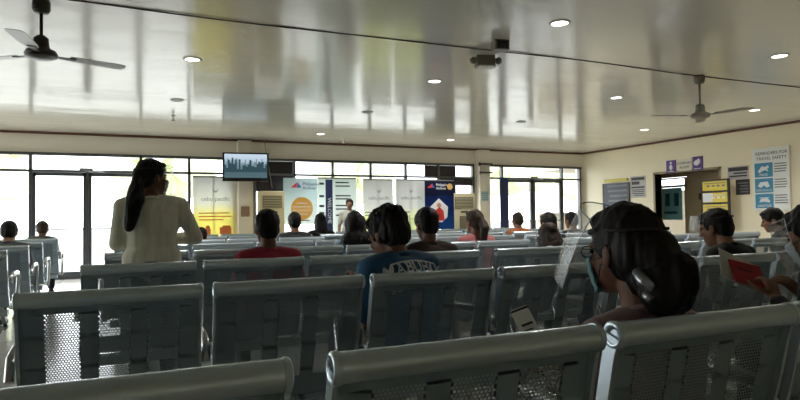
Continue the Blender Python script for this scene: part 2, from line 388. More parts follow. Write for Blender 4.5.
# ------------------------------------------------------------------ waiting benches
PITCH, SW = .615, .570
PROF = [(-.002, .845), (.012, .80), (.034, .70), (.062, .60), (.098, .50), (.132, .42), (.152, .390)]
PAN = [(.152, .390), (.20, .372), (.28, .364), (.38, .370), (.46, .382), (.50, .378), (.52, .360), (.525, .335)]
def along(P, t):
    L = [0]
    for a, b in zip(P, P[1:]): L.append(L[-1] + math.hypot(b[0] - a[0], b[1] - a[1]))
    d = t * L[-1]
    for i in range(len(P) - 1):
        if d <= L[i + 1] or i == len(P) - 2:
            k = (d - L[i]) / (L[i + 1] - L[i]); return P[i][0] + (P[i + 1][0] - P[i][0]) * k, P[i][1] + (P[i + 1][1] - P[i][1]) * k
def perforated(P, t0, t1, pitch=.0090, row=.0080, hole=.31, fine=True):
    """steel sheet with three perforated strips, bent along profile P; x from 0 to SW"""
    g = MB(); idx = {}
    def V(x, t):
        k = (round(x, 5), round(t, 5))
        if k not in idx: y, z = along(P, t); idx[k] = len(g.v); g.v.append((x, y, z))
        return idx[k]
    def quad(x0, x1, ta, tb, n=1):
        for i in range(n):
            a = ta + (tb - ta) * i / n; b = ta + (tb - ta) * (i + 1) / n
            g.f.append((V(x0, a), V(x0, b), V(x1, b), V(x1, a))); g.mi.append(0)
    L = sum(math.hypot(b[0] - a[0], b[1] - a[1]) for a, b in zip(P, P[1:]))
    strips = [(.135, .325), (.415, .595), (.685, .875)]
    nr = int((t1 - t0) * L / row); rows = [t0 + (t1 - t0) * i / nr for i in range(nr + 1)]
    quad(0, SW, 0, t0, 2); quad(0, SW, t1, 1, 4)
    edges = [0] + [q * SW for s in strips for q in s] + [SW]
    for k in range(0, len(edges), 2):
        quad(edges[k], edges[k + 1], t0, t1, 24)
    for a, b in strips:
        a *= SW; b *= SW; nc = int((b - a) / pitch); p = (b - a) / nc
        for j in range(nr):
            ta, tb = rows[j], rows[j + 1]; tm = (ta + tb) / 2; ht = hole * (tb - ta) * 1.12
            off = (j % 2) * p / 2
            if off: quad(a, a + off, ta, tb); quad(b - off, b, ta, tb)
            for i in range(nc - (1 if off else 0)):
                x0 = a + off + i * p; x1 = x0 + p; xm = (x0 + x1) / 2; h = hole * p
                O = [V(x0, ta), V(xm, ta), V(x1, ta), V(x1, tm), V(x1, tb), V(xm, tb), V(x0, tb), V(x0, tm)]
                I = [V(xm + h * cx, tm + ht * cy) for cx, cy in ((-.7, -.7), (0, -1), (.7, -.7), (1, 0), (.7, .7), (0, 1), (-.7, .7), (-1, 0))]
                for q in range(8): g.f.append((O[q], O[(q + 1) % 8], I[(q + 1) % 8], I[q])); g.mi.append(0)
    return g
def ribbon(P, x, w, d, t0=0., t1=1., n=14):
    """flat bar of width w, depth d following profile P at x"""
    vs = []; fs = []
    for i in range(n + 1):
        t = t0 + (t1 - t0) * i / n; y, z = along(P, t); y2, z2 = along(P, min(1, t + .02)); y1_, z1_ = along(P, max(0, t - .02))
        q = Vector((0, y2 - y1_, z2 - z1_)).normalized(); nrm = Vector((0, -q.z, q.y))
        for sx, sn in ((-1, -1), (1, -1), (1, 1), (-1, 1)): vs.append(Vector((x + sx * w / 2, y, z)) + nrm * sn * d / 2)
    for i in range(n):
        for k in range(4): a = i * 4 + k; b = i * 4 + (k + 1) % 4; fs.append((a, b, b + 4, a + 4))
    fs += [(3, 2, 1, 0), tuple(n * 4 + k for k in range(4))]
    return MB().add(vs, fs)
BK = perforated(PROF, .10, .80).mesh('backrest', M['perf'])
PN = perforated(PAN, .08, .72, pitch=.0115, row=.0105).mesh('seat_pan', M['perf'])
def rail_mesh():
    g = MB(); n = 16; r = .0275
    g.tube([(.006, -.004, .847), (SW - .006, -.004, .847)], r, n=24)
    return g.mesh('top_rail', M['rail'])
def sharp_me(me, a=40): me.polygons.foreach_set('use_smooth', [True] * len(me.polygons)); me.set_sharp_from_angle(angle=radians(a)); return me
RAIL = sharp_me(rail_mesh())
def cap_mesh(side):
    g = MB(); R = Matrix.Rotation(side * pi / 2, 3, 'Y')
    g.lathe([(0, -.004), (.012, -.004), (.016, .001), (.019, .004), (.026, .004), (.030, 0), (.030, -.010), (0, -.012)], (SW / 2 + side * (SW / 2), -.004, .847), 24, R)
    return sharp_me(g.mesh('end_cap', M['rail']), 50)
CAPS = [cap_mesh(-1), cap_mesh(1)]
def side_mesh(x):
    g = ribbon(PROF + PAN[1:], x, .010, .034, 0, .97, 30); return sharp_me(g.mesh('side_frame', M['rail']))
SIDES = [side_mesh(.003), side_mesh(SW - .003)]
def arm_mesh():
    g = MB(); pts = [(0, .02, .60)]
    for k in range(9): a = radians(95 - k * 22); pts.append((0, .36 + .055 * cos(a), .602 + .055 * sin(a)))
    pts = [(0, .05, .58), (0, .08, .645), (0, .16, .66), (0, .30, .66)] + [(0, .36 + .05 * cos(radians(a)), .61 + .05 * sin(radians(a))) for a in (90, 60, 30, 0, -30)] + [(0, .385, .53), (0, .35, .42), (0, .31, .335)]
    g.tube(pts, .016, n=10, sx=1.5); return sharp_me(g.mesh('armrest', M['chrome']), 50)
ARM = arm_mesh()
def leg_mesh():
    g = MB(); g.tube([(0, .24, .31), (0, .20, .23), (0, .10, .10), (0, .02, .03)], [.024, .022, .019, .017], n=10); g.tube([(0, .24, .31), (0, .29, .23), (0, .40, .10), (0, .48, .03)], [.024, .022, .019, .017], n=10)
    return sharp_me(g.mesh('leg', M['chrome']), 50)
def foot_mesh(y):
    return sharp_me(MB().lathe([(0, 0), (.024, 0), (.026, .012), (.016, .03), (0, .032)], (0, y, 0), 14).mesh('foot_pad', M['black']), 40)
LEG = leg_mesh(); FEET = [foot_mesh(.02), foot_mesh(.48)]
BEAMS = {}
def bench(x, y, n, label, rz=0., dz=0., last=True):
    t = thing('waiting_bench', label, 'bench', (x, y, 0), rz, 'rows of grey steel waiting benches')
    for i in range(n):
        x0 = i * PITCH + (PITCH - SW) / 2
        b = obj('backrest', BK, t); b.location = (x0, 0, dz)
        for q in CAPS: obj('end_cap', q, b)
        obj('top_rail', RAIL, b)
        for q in SIDES: obj('side_frame', q, b)
        p = obj('seat_pan', PN, t); p.location = (x0, 0, dz)
    if n not in BEAMS:
        g = MB(); g.b2((.05, .22, .295), (n * PITCH - .05, .30, .345))
        for i in range(n): g.b2((i * PITCH + .2, .16, .345), (i * PITCH + .24, .40, .364)); g.b2((i * PITCH + .38, .16, .345), (i * PITCH + .42, .40, .364))
        BEAMS[n] = g.mesh('beam', M['steel'], False)
    obj('beam', BEAMS[n], t)
    for xx in ([.3, n * PITCH - .3] if n > 1 else [.3]):
        l = obj('leg', LEG, t); l.location = (xx, 0, 0)
        for q in FEET: obj('foot_pad', q, l)
    for i in range(n + (1 if last else 0)): a = obj('armrest', ARM, t); a.location = (i * PITCH, 0, 0)
    return t
ROWY = [.98, 2.27, 3.56, 4.84, 6.12, 7.40, 8.68, 9.96]
ORD = ['nearest', 'second', 'third', 'fourth', 'fifth', 'sixth', 'seventh', 'eighth']
POS = {0: 'leftmost in that row', 1: 'second from the left', 2: 'third from the left', 3: 'fourth from the left'}
def row(k, starts):
    for j, (x, n) in enumerate(starts):
        o = {0: 'nearest'}.get(k, ORD[k] + ' nearest')
        bench(x, ROWY[k], n, 'grey perforated steel bench in the %s row, %s' % (o, POS[j] if len(starts) > 1 else ''), last=j == len(starts) - 1)
row(0, [(-.975, 2), (.285, 4)])
row(1, [(-.365, 4), (2.115, 3), (4.3, 2)])
row(2, [(-.265, 4), (2.30, 2), (3.72, 4)])
row(3, [(-.20, 4), (2.32, 2), (3.72, 2), (5.05, 3)])
row(4, [(-.10, 4), (2.42, 3), (4.4, 4)])
row(5, [(-.20, 4), (2.50, 4), (5.1, 3)])
row(6, [(0, 4), (2.55, 4), (5.2, 3)])
row(7, [(.05, 4), (2.6, 4), (5.2, 3)])
# the block of benches left of the aisle
for y, l in ((5.92, 'grey steel bench left of the aisle, nearest of that block, at the left edge'), (7.08, 'grey steel bench left of the aisle, second nearest of that block'),
             (8.12, 'grey steel bench left of the aisle, third nearest of that block'), (9.72, 'grey steel bench left of the aisle, farthest of that block, by the glass doors')):
    bench(-.93 - 3 * PITCH, y, 3, l)

# ------------------------------------------------------------------ ceiling fittings
def downlight(x, y, lit, label):
    t = thing('downlight', label, 'ceiling light', (x, y, CZ), 0, 'grid of round ceiling downlights')
    MB().lathe([(.075, 0), (.076, -.010), (.088, -.012), (.098, -.006), (.10, 0)], (0, 0, 0), 28).build('trim_ring', M['white'] if lit else M['alu'], t, True)
    MB().lathe([(0, -.004), (.05, -.0045), (.076, -.006)], (0, 0, 0), 28).build('diffuser', M['lamp'] if lit else M['lamp_off'], t, True)
    if lit:
        ld = bpy.data.lights.new('downlight_lamp', 'SPOT'); ld.energy = 78; ld.spot_size = radians(150); ld.spot_blend = 1; ld.shadow_soft_size = .07; ld.color = (1, .96, .92)
        lo = bpy.data.objects.new('lamp', ld); COL.objects.link(lo); lo.location = (0, 0, -.03); lo.parent = t
cols = {.6: 'leftmost column', 3.55: 'second column from the left', 6.6: 'third column from the left', 9.67: 'rightmost column'}
rows = {4.33: 'row nearest the camera', 6.8: 'second row from the camera', 9.2: 'third row from the camera', 11.9: 'row beside the window wall'}
off = {(.6, 9.2), (3.55, 9.2), (6.6, 9.2), (.6, 11.9)}
skip = {(.6, 4.33), (9.67, 4.33), (.6, 11.9), (9.67, 11.9)}
for x in cols:
    for y in rows:
        if (x, y) in skip: continue
        downlight(x, y, (x, y) not in off, '%s round ceiling downlight, %s, %s' % ('unlit' if (x, y) in off else 'lit', cols[x], rows[y]))

def fan(x, y, drop, m, rz, label, mb=None):
    t = thing('ceiling_fan', label, 'fan', (x, y, CZ), rz, 'three-bladed ceiling fans')
    MB().lathe([(.0, 0), (.06, 0), (.065, -.02), (.065, -.075), (.05, -.10), (.016, -.105), (0, -.105)], n=20).build('canopy', m, t, True)
    MB().tube([(0, 0, -.10), (0, 0, -drop + .12)], .013, n=10).build('rod', m, t, True)
    z = -drop
    h = sharp(MB().lathe([(0, z + .14), (.030, z + .14), (.052, z + .12), (.058, z + .05), (.07, z + .035), (.105, z + .02), (.118, z - .005), (.112, z - .03), (.07, z - .045), (0, z - .048)], n=28).build('motor_housing', m, t, True))
    for k in range(3):
        R = Matrix.Rotation(k * 2 * pi / 3, 3, 'Z'); g = MB()
        out = [(.20, -.05), (.30, -.062), (.58, -.07), (.63, -.055), (.645, 0), (.63, .05), (.58, .06), (.30, .055), (.20, .04)]
        g.prism(out, 0, .004, lambda a, b, d: R @ Vector((a, b, z - .008 + d - b * .10)))
        bl = g.build('blade', mb or m, t)
        q = MB(); q.prism([(.09, -.02), (.25, -.03), (.25, .03), (.09, .02)], 0, .005, lambda a, b, d: R @ Vector((a, b, z - .014 + d - b * .10)))
        q.build('bracket', m, bl)
    return t
fan(-.65, 5.42, .42, M['fan_dark'], radians(22), 'dark ceiling fan on a rod at the upper left', mat('pale_fan_blade', (150, 146, 136), rough=.3))
fan(6.59, 5.36, .50, M['fan_grey'], radians(40), 'grey ceiling fan near the right wall', M['fan_grey'])

def emergency(x, y, label, rz):
    t = thing('emergency_light', label, 'emergency light', (x, y, CZ), rz, 'boxes on the ceiling beside the seam')
    g = MB(); g.b2((-.10, -.05, -.10), (.10, .05, 0)); bpy_o = g.build('housing', M['fan_grey'], t)
    MB().b2((-.09, -.052, -.09), (.03, -.049, -.03)).build('face_plate', M['black'], t)
    for sx in (-1, 1):
        q = MB(); q.lathe([(0, .05), (.03, .045), (.045, .0), (.047, -.01), (0, -.012)], (sx * .13, -.03, -.05), 16, Matrix.Rotation(radians(80), 3, 'X')); q.build('lamp_head', M['fan_grey'], t, True)
t = thing('ceiling_speaker', 'small dark box on the ceiling above the seam, nearer the camera', 'speaker', (3.36, 5.01, CZ), radians(-12))
MB().b2((-.075, -.06, -.10), (.075, .06, 0)).build('housing', M['fan_grey'], t); MB().b2((-.055, -.064, -.09), (.06, -.059, -.015)).build('grille', M['black'], t)
t = thing('emergency_light', 'grey twin lamp emergency light on the ceiling beyond the seam', 'emergency light', (3.52, 5.55, CZ), radians(-16))
MB().b2((-.10, -.06, -.12), (.10, .06, 0)).build('housing', M['fan_grey'], t); MB().b2((-.09, -.10, -.135), (.10, .03, -.12)).build('reflector', M['white'], t)
for sx in (-1, 1): MB().lathe([(0, .04), (.03, .035), (.042, 0), (0, -.005)], (sx * .14, -.03, -.06), 14, Matrix.Rotation(radians(75), 3, 'X')).build('lamp_head', M['fan_grey'], t, True)
def sprinkler(x, y, label):
    t = thing('sprinkler', label, 'sprinkler', (x, y, CZ))
    MB().lathe([(0, 0), (.04, 0), (.035, -.012), (.012, -.016), (.012, -.05), (0, -.05)], n=14).build('body', M['white'], t, True)
    MB().lathe([(0, -.05), (.012, -.05), (.03, -.085), (.032, -.095), (0, -.095)], n=14).build('deflector', M['white'], t, True)
sprinkler(.63, 10.6, 'small white ceiling sprinkler above the left glass doors')
sprinkler(4.24, 12.5, 'small white ceiling sprinkler above the standing man')

# ------------------------------------------------------------------ television on the left column
def screen_mat():
    m = bpy.data.materials.new('city_picture'); m.use_nodes = True; nt = m.node_tree; L = nt.links.new
    nt.nodes.remove(nt.nodes['Principled BSDF']); out = nt.nodes['Material Output']
    N = nt.nodes.new
    tc = N('ShaderNodeTexCoord'); sp = N('ShaderNodeSeparateXYZ'); L(tc.outputs['Generated'], sp.inputs[0])
    def mth(op, a, b=None, c=None):
        n = N('ShaderNodeMath'); n.operation = op
        for i, v in enumerate((a, b, c)):
            if v is None: continue
            if hasattr(v, 'is_linked') or hasattr(v, 'links'): L(v, n.inputs[i])
            else: n.inputs[i].default_value = v
        return n.outputs[0]
    X, Z = sp.outputs['X'], sp.outputs['Z']
    def layer(cnt, base, amp, seed):
        fx = mth('FLOOR', mth('MULTIPLY', X, cnt)); w = N('ShaderNodeTexWhiteNoise'); w.noise_dimensions = '1D'
        L(mth('ADD', fx, seed), w.inputs['W']); top = mth('MULTIPLY_ADD', w.outputs['Value'], amp, base); return mth('LESS_THAN', Z, top)
    far = layer(46, .50, .34, 3.); near = layer(24, .36, .50, 11.)
    rp = N('ShaderNodeValToRGB'); r = rp.color_ramp; r.elements[0].position = .25; r.elements[0].color = lin((80, 104, 112)); r.elements[1].position = .9; r.elements[1].color = lin((176, 192, 206)); L(Z, rp.inputs[0])
    def mix(f, a, b):
        n = N('ShaderNodeMix'); n.data_type = 'RGBA'; L(f, n.inputs[0])
        for i, v in ((6, a), (7, b)):
            if isinstance(v, tuple): n.inputs[i].default_value = v
            else: L(v, n.inputs[i])
        return n.outputs[2]
    c = mix(far, rp.outputs[0], lin((96, 122, 130))); c = mix(near, c, lin((44, 66, 74))); c = mix(mth('LESS_THAN', Z, .24), c, lin((70, 92, 98)))
    e = N('ShaderNodeEmission'); L(c, e.inputs[0]); e.inputs[1].default_value = .9; g = N('ShaderNodeBsdfGlossy'); g.inputs['Roughness'].default_value = .1
    ms = N('ShaderNodeMixShader'); ms.inputs[0].default_value = .03; L(e.outputs[0], ms.inputs[1]); L(g.outputs[0], ms.inputs[2]); L(ms.outputs[0], out.inputs[0])
    return m
tv = thing('television', 'black television showing a city skyline, mounted high on the left column', 'television', (2.19, 12.80, 1.91), radians(-6))
g = MB(); g.b2((-.47, 0, 0), (.47, .06, .60)); g.b2((-.47, -.012, 0), (-.435, 0, .60)); g.b2((.435, -.012, 0), (.47, 0, .60)); g.b2((-.47, -.012, .57), (.47, 0, .60)); g.b2((-.47, -.014, 0), (.47, 0, .07)); g.build('bezel', M['black'], tv)
MB().b2((-.435, -.004, .07), (.435, .001, .57)).build('screen', screen_mat(), tv)
g = MB(); g.tube([(.08, .05, .3), (.08, .30, .3)], .03, n=8); g.b2((-.1, .04, .18), (.25, .075, .42)); g.build('wall_bracket', M['black'], tv)
t = MB(); t.tube([(2.62, 13.02, 2.8), (2.70, 13.0, 2.3), (2.78, 12.99, 1.78)], .008, n=6); tag(t.build('power_cable', M['fan_grey'], None, True), 'thin grey cable hanging from the ceiling beside the television', 'cable')
sgn = MB(); sgn.b2((2.12, BV - .235, 1.02), (2.30, BV - .22, 1.2)); 
t = thing('notice', 'small brown printed notice on the left column below the television', 'notice', (2.22, BV - .225, 1.28))
MB().b2((-.09, -.004, -.11), (.09, .005, .11)).build('board', mat('brown_print', (150, 120, 96), rough=.6), t)
g = MB(); [g.b2((-.07, -.006, -.09 + k * .05), (.07, -.003, -.075 + k * .05)) for k in range(3)]; g.build('print', M['brown'], t)

# ------------------------------------------------------------------ air conditioners
def aircon(x, y, w, h, label, m, rz=0.):
    t = thing('floor_air_conditioner', label, 'air conditioner', (x, y, 0), rz, 'floor standing air conditioners')
    g = MB(); g.b2((-w / 2, 0, .04), (w / 2, .32, h)); o = g.build('cabinet', m, t); bv = o.modifiers.new('b', 'BEVEL'); bv.width = .02; bv.segments = 2
    MB().b2((-w / 2 + .02, .02, 0), (w / 2 - .02, .30, .05)).build('plinth', M['black'], t)
    v = MB(); v.b2((-w / 2 + .06, -.012, h - .36), (w / 2 - .06, .004, h - .10)); vo = v.build('outlet', mat('dark_vent', (88, 82, 74), rough=.5), t)
    s = MB()
    for k in range(7): s.b2((-w / 2 + .07, -.022, h - .345 + k * .035), (w / 2 - .07, -.01, h - .333 + k * .035))
    s.build('louvre', m, vo)
    MB().b2((-.09, -.008, h - .47), (.11, .002, h - .43)).build('control_panel', M['black'], t)
    r = MB(); r.b2((-w / 2 + .05, -.006, .18), (w / 2 - .05, .002, .62))
    for k in range(10): r.b2((-w / 2 + .06, -.014, .2 + k * .042), (w / 2 - .06, -.004, .215 + k * .042))
    r.build('intake_grille', m, t)
    return t
aircon(2.70, 12.62, .52, 1.70, 'cream floor standing air conditioner beside the left column', M['cream'])
a2 = aircon(7.30, 12.55, .62, 1.67, 'cream floor standing air conditioner beside the blue banner', mat('light_cream_plastic', (216, 208, 172), rough=.4))
MB().b2((-.13, -.02, .78), (.13, -.001, 1.12)).build('label_sheet', mat('grey_print', (120, 112, 90), rough=.6), a2)

# ------------------------------------------------------------------ banners by the windows
def banner(x, y, w, z0, z1, m, label, stand=True, rz=0., name='roll_up_banner'):
    t = thing(name, label, 'banner', (x, y, 0), rz)
    MB().b2((-w / 2, -.003, z0), (w / 2, .003, z1)).build('printed_sheet', m, t)
    if stand:
        g = MB(); g.b2((-w / 2 - .02, -.06, 0), (w / 2 + .02, .06, .09)); g.build('base', M['alu'], t)
        g = MB(); g.tube([(0, .03, .08), (0, .02, z1)], .010, n=8); g.build('pole', M['alu'], t, True)
        MB().b2((-w / 2, -.010, z1), (w / 2, .010, z1 + .03)).build('top_bar', M['alu'], t)
    return t
def swoosh(parent, x, z, s, m, name='bird_emblem'):
    g = MB()
    for sg in (-1, 1):
        pts = [(0, -.10), (.35, .02), (.75, .30), (.62, .10), (.30, -.16), (0, -.24)]
        g.prism([(x + sg * a * s * .5, z + b * s) for a, b in (pts if sg > 0 else pts[::-1])], -.008, -.004, lambda a, b, d: (a, d, b))
    g.prism([(x - .03 * s, z + .05 * s), (x + .03 * s, z + .05 * s), (x + .10 * s, z + .42 * s)], -.008, -.004, lambda a, b, d: (a, d, b))
    return g.build(name, m, parent)
yg = [(0, (228, 216, 140)), (.35, (234, 226, 152)), (.62, (232, 226, 160)), (.75, (222, 222, 212)), (1, (212, 212, 208))]
b = banner(1.57, 13.1, .82, .08, 2.0, sheet_mat('yellow_banner_print', yg, .6, wob=.08), 'white and yellow roll up banner left of the television column')
swoosh(b, .04, 1.72, .16, M['grey_ink']); lettering('cebu pacific', .125, M['grey_ink'], b, face_front(.04, -.006, 1.545))
M['orange_ink'] = mat('orange_ink', (222, 120, 70), rough=.6)
g = MB()
for k, (q, ww) in enumerate(((1.24, .62), (1.17, .66), (1.10, .5))): g.b2((-.30, -.006, q), (-.30 + ww, -.0035, q + .022))
g.build('text_lines', M['orange_ink'], b)
g = MB(); g.b2((-.16, -.006, .80), (-.06, -.0035, .93)); g.build('pictogram', M['orange_ink'], b); g = MB(); g.lathe([(0, -.0015), (.045, -.0015), (.045, .0015), (0, .0015)], (-.12, -.005, .95), 14, Matrix.Rotation(pi / 2, 3, 'X')); g.build('pictogram', M['orange_ink'], b); g = MB(); g.b2((.12, -.006, .80), (.36, -.0035, .95)); g.b2((.18, -.006, .95), (.34, -.0035, .985))
g.build('pictogram', M['orange_ink'], b)
gg = [(0, (224, 228, 168)), (.35, (228, 230, 196)), (.56, (218, 224, 176)), (.64, (222, 224, 200)), (.70, (218, 218, 214)), (1, (212, 212, 210))]
for x, l in ((5.20, 'white and lime roll up banner just right of the standing man'), (5.95, 'white and lime roll up banner left of the blue banner')):
    b = banner(x, 12.85 if x < 5.5 else 12.70, .75, .08, 1.97, sheet_mat('lime_banner_print', gg, .62, wob=.10), l)
    swoosh(b, .02, 1.72, .15, M['grey_ink']); lettering('cebu pacific', .115, M['grey_ink'], b, face_front(.02, -.006, 1.56))
    g = MB(); g.b2((-.33, -.006, 1.22), (-.02, -.0035, 1.245)); g.b2((-.33, -.006, 1.15), (-.08, -.0035, 1.175)); g.build('text_lines', M['grey_ink'], b)
# airline poster with the gold roundel
b = banner(3.38, 12.9, .76, .98, 2.0, sheet_mat('pale_blue_print', [(0, (222, 226, 220)), (.4, (206, 218, 216)), (1, (196, 212, 216))], .6), 'pale poster with red and navy triangle emblem and gold disc, in the window', stand=False, name='poster')
M['red_ink'] = mat('red_ink', (196, 44, 40), rough=.6); M['navy'] = mat('navy_print', (36, 48, 92), rough=.55); M['gold_ink'] = sheet_mat('gold_ink', [(0, (236, 196, 110)), (.5, (240, 204, 128)), (1, (236, 192, 100))], .5)
def triangle_emblem(b, x, z, s):
    MB().prism([(x, z), (x + .62 * s, z + .5 * s), (x + .55 * s, z)], -.009, -.004, lambda a, c, d: (a, d, c)).build('red_sail', M['red_ink'], b)
    MB().prism([(x + .58 * s, z), (x + .66 * s, z + .5 * s), (x + 1. * s, z)], -.009, -.004, lambda a, c, d: (a, d, c)).build('blue_sail', mat('blue_ink', (70, 86, 150), rough=.6), b)
triangle_emblem(b, -.22, 1.79, .24)
lettering('Philippine', .095, M['navy'], b, face_front(.05, -.006, 1.87), 'LEFT'); lettering('Airlines', .095, M['navy'], b, face_front(.05, -.006, 1.78), 'LEFT')
g = MB(); g.lathe([(0, -.002), (.25, -.002), (.25, .001), (0, .001)], (.03, -.006, 1.33), 40, Matrix.Rotation(pi / 2, 3, 'X')); g.build('gold_disc', M['gold_ink'], b)
g = MB()
for k, w in enumerate((.14, .2, .2, .12)): g.b2((.03 - w, -.011, 1.20 + k * .08), (.03 + w, -.0085, 1.215 + k * .08))
g.build('disc_lettering', M['white_ink'], b)
g = MB(); g.b2((-.1, -.006, 1.055), (.2, -.0035, 1.08)); g.build('caption', M['grey_ink'], b)
# white roll-up with the navy band
b = banner(4.24, 12.95, .92, .08, 2.0, sheet_mat('white_print', [(0, (226, 230, 228)), (1, (214, 222, 218))], .62), 'white roll up banner with a navy vertical band, behind the standing man')
MB().b2((-.275, -.007, .5), (-.11, -.0035, 1.98)).build('navy_band', M['navy'], b)
lettering('WELCOME', .12, M['white_ink'], b, Matrix.Translation((-.19, -.009, 1.28)) @ Matrix.Rotation(pi / 2, 4, 'Y') @ Matrix.Rotation(pi / 2, 4, 'X'))
g = MB()
for z, w in ((1.90, .32), (1.82, .34), (1.60, .36), (1.53, .36), (1.38, .36), (1.30, .3), (1.16, .33)): g.b2((-.04, -.006, z), (-.04 + w, -.0035, z + .03))
for z in (1.86, 1.58, 1.36, 1.2): g.b2((-.42, -.006, z), (-.31, -.0035, z + .05))
g.build('text_lines', M['ink'], b)
# blue banner
b = banner(6.62, 12.52, .77, .08, 1.95, sheet_mat('blue_banner_print', [(0, (66, 132, 196)), (.35, (42, 92, 160)), (.7, (28, 52, 108)), (.86, (30, 44, 92)), (.88, (30, 34, 58)), (1, (34, 38, 60))], .3, wob=.12), 'blue roll up banner with red triangle emblem beside the air conditioner')
triangle_emblem(b, -.32, 1.79, .2); lettering('Philippine', .085, M['white_ink'], b, face_front(-.09, -.006, 1.86), 'LEFT'); lettering('Airlines', .085, M['white_ink'], b, face_front(-.09, -.006, 1.78), 'LEFT')
MB().lathe([(0, -.002), (.075, -.002), (.075, .001), (0, .001)], (.28, -.006, 1.82), 24, Matrix.Rotation(pi / 2, 3, 'X')).build('gold_disc', M['gold_ink'], b)
MB().prism([(-.28, 1.32), (-.02, 1.54), (.22, 1.34), (.20, 1.10), (.06, .98), (-.12, .98), (-.24, 1.12)], -.007, -.004, lambda a, c, d: (a, d, c)).build('white_splash', M['white_ink'], b)
g = MB(); g.prism([(-.14, 1.02), (-.12, 1.26), (.0, 1.34), (.10, 1.24), (.12, 1.02)], -.011, -.0075, lambda a, c, d: (a, d, c)); g.build('red_figure', M['red_ink'], b)
g = MB(); g.lathe([(0, -.002), (.055, -.002), (.055, .001), (0, .001)], (-.02, -.010, 1.38), 16, Matrix.Rotation(pi / 2, 3, 'X')); g.build('figure_head', mat('tan_ink', (190, 140, 110), rough=.6), b)
# navy upright by the right hand doors
t = thing('panel_stand', 'narrow navy blue upright panel in front of the right hand doors', 'panel', (8.72, 12.95, 0))
MB().b2((-.12, -.02, .06), (.12, .02, 2.08)).build('panel', M['navy'], t); MB().b2((-.16, -.15, 0), (.16, .15, .06)).build('base', M['black'], t)
# brackets on the right column
for z, l in ((2.42, 'upper black steel bracket on the right column'), (2.20, 'lower black steel bracket on the right column')):
    t = MB(); t.b2((8.05, BV - .30, z), (8.42, BV - .22, z + .035)); t.b2((8.07, BV - .24, z - .03), (8.10, BV - .2, z + .06)); tag(t.build('wall_bracket', M['black']), l, 'bracket', 'brackets on the right column')
t = thing('notice', 'small pale blue notice on the right column', 'notice', (8.22, BV - .225, 1.62))
MB().b2((-.10, -.004, -.12), (.10, .005, .12)).build('board', mat('pale_blue_board', (160, 190, 196), rough=.6), t); g = MB(); [g.b2((-.08, -.006, -.09 + k * .05), (.08, -.003, -.08 + k * .05)) for k in range(4)]; g.build('text_lines', M['grey_ink'], t)

# ------------------------------------------------------------------ signs on the right wall (u = 11.6)
def wall_sign(name, label, v0, v1, z0, z1, m, thick=.02, cat='sign', group=None):
    t = thing(name, label, cat, (RU, (v0 + v1) / 2, z0), 0, group)
    MB().b2((-thick, -abs(v1 - v0) / 2, 0), (0, abs(v1 - v0) / 2, z1 - z0)).build('board', m, t); return t
def wbar(g, a, b, z0, z1, d=.022): g.b2((-d - .003, a, z0), (-d + .004, b, z1))
M['purple'] = mat('purple_print', (92, 62, 140), rough=.5)
s = wall_sign('toilet_sign', 'purple square sign with a white figure, left of the doorway lettering', 10.39, 10.12, 2.07, 2.36, M['purple'])
g = MB(); g.lathe([(0, -.002), (.03, -.002), (.03, .003), (0, .003)], (-.022, 0, .225), 16, Matrix.Rotation(pi / 2, 3, 'Y'))
g.prism([(-.05, .09), (-.03, .18), (.03, .18), (.05, .09)], -.024, -.018, lambda a, c, d: (d, -a, c)); g.b2((-.024, -.02, .05), (-.018, -.004, .09)); g.b2((-.024, .004, .05), (-.018, .02, .09)); wbar(g, -.08, .08, .02, .035, .02); g.build('figure', M['white_ink'], s)
s = wall_sign('doorway_sign', 'white sign with two dark lines of lettering above the doorway', 10.07, 9.69, 2.09, 2.36, mat('sign_cream', (224, 220, 204), rough=.5))
lettering('COMFORT', .085, M['ink'], s, face_left(-.022, 0, .17)); lettering('ROOM', .085, M['ink'], s, face_left(-.022, 0, .075))
s = wall_sign('toilet_sign', 'larger purple sign with a white round symbol, right of the doorway lettering', 9.66, 9.40, 2.07, 2.38, M['purple'])
g = MB(); g.ell((-.022, .02, .17), (.004, .075, .06)); g.ell((-.022, -.03, .20), (.004, .05, .06)); wbar(g, -.09, .09, .03, .05, .02); g.build('figure', M['white_ink'], s, True)
# framed boards left of the doorway
s = wall_sign('notice_board', 'navy notice board with yellow top strip left of the grey poster', 12.50, 11.56, 1.05, 1.93, mat('navy_board', (34, 40, 62), rough=.4), .03, 'notice board')
MB().b2((-.04, -.42, .92), (0, .40, .985)).build('yellow_strip', mat('yellow_strip', (200, 184, 70), rough=.5), s)
g = MB()
for k in range(6): wbar(g, -.40, .20 + .16 * random.random(), .78 - k * .13, .83 - k * .13, .031)
g.build('text_lines', M['grey_ink'], s)
g = MB(); g.b2((-.036, .44, 0), (0, .47, .88)); g.b2((-.036, -.47, 0), (0, -.44, .88)); g.b2((-.036, -.47, .85), (0, .47, .88)); g.b2((-.036, -.47, 0), (0, .47, .03)); g.build('frame', M['black'], s)
s = wall_sign('poster', 'grey printed poster left of the brown doorway', 11.53, 11.04, 1.52, 2.06, mat('grey_poster', (184, 182, 180), rough=.6), .008, 'poster')
g = MB(); wbar(g, -.21, .21, .44, .51, .009); wbar(g, -.21, .21, .24, .28, .009)
for k in range(4): wbar(g, -.20, .12 + .08 * random.random(), .05 + k * .045, .07 + k * .045, .009)
wbar(g, -.05, .2, .33, .41, .009); g.build('print', M['ink'], s)
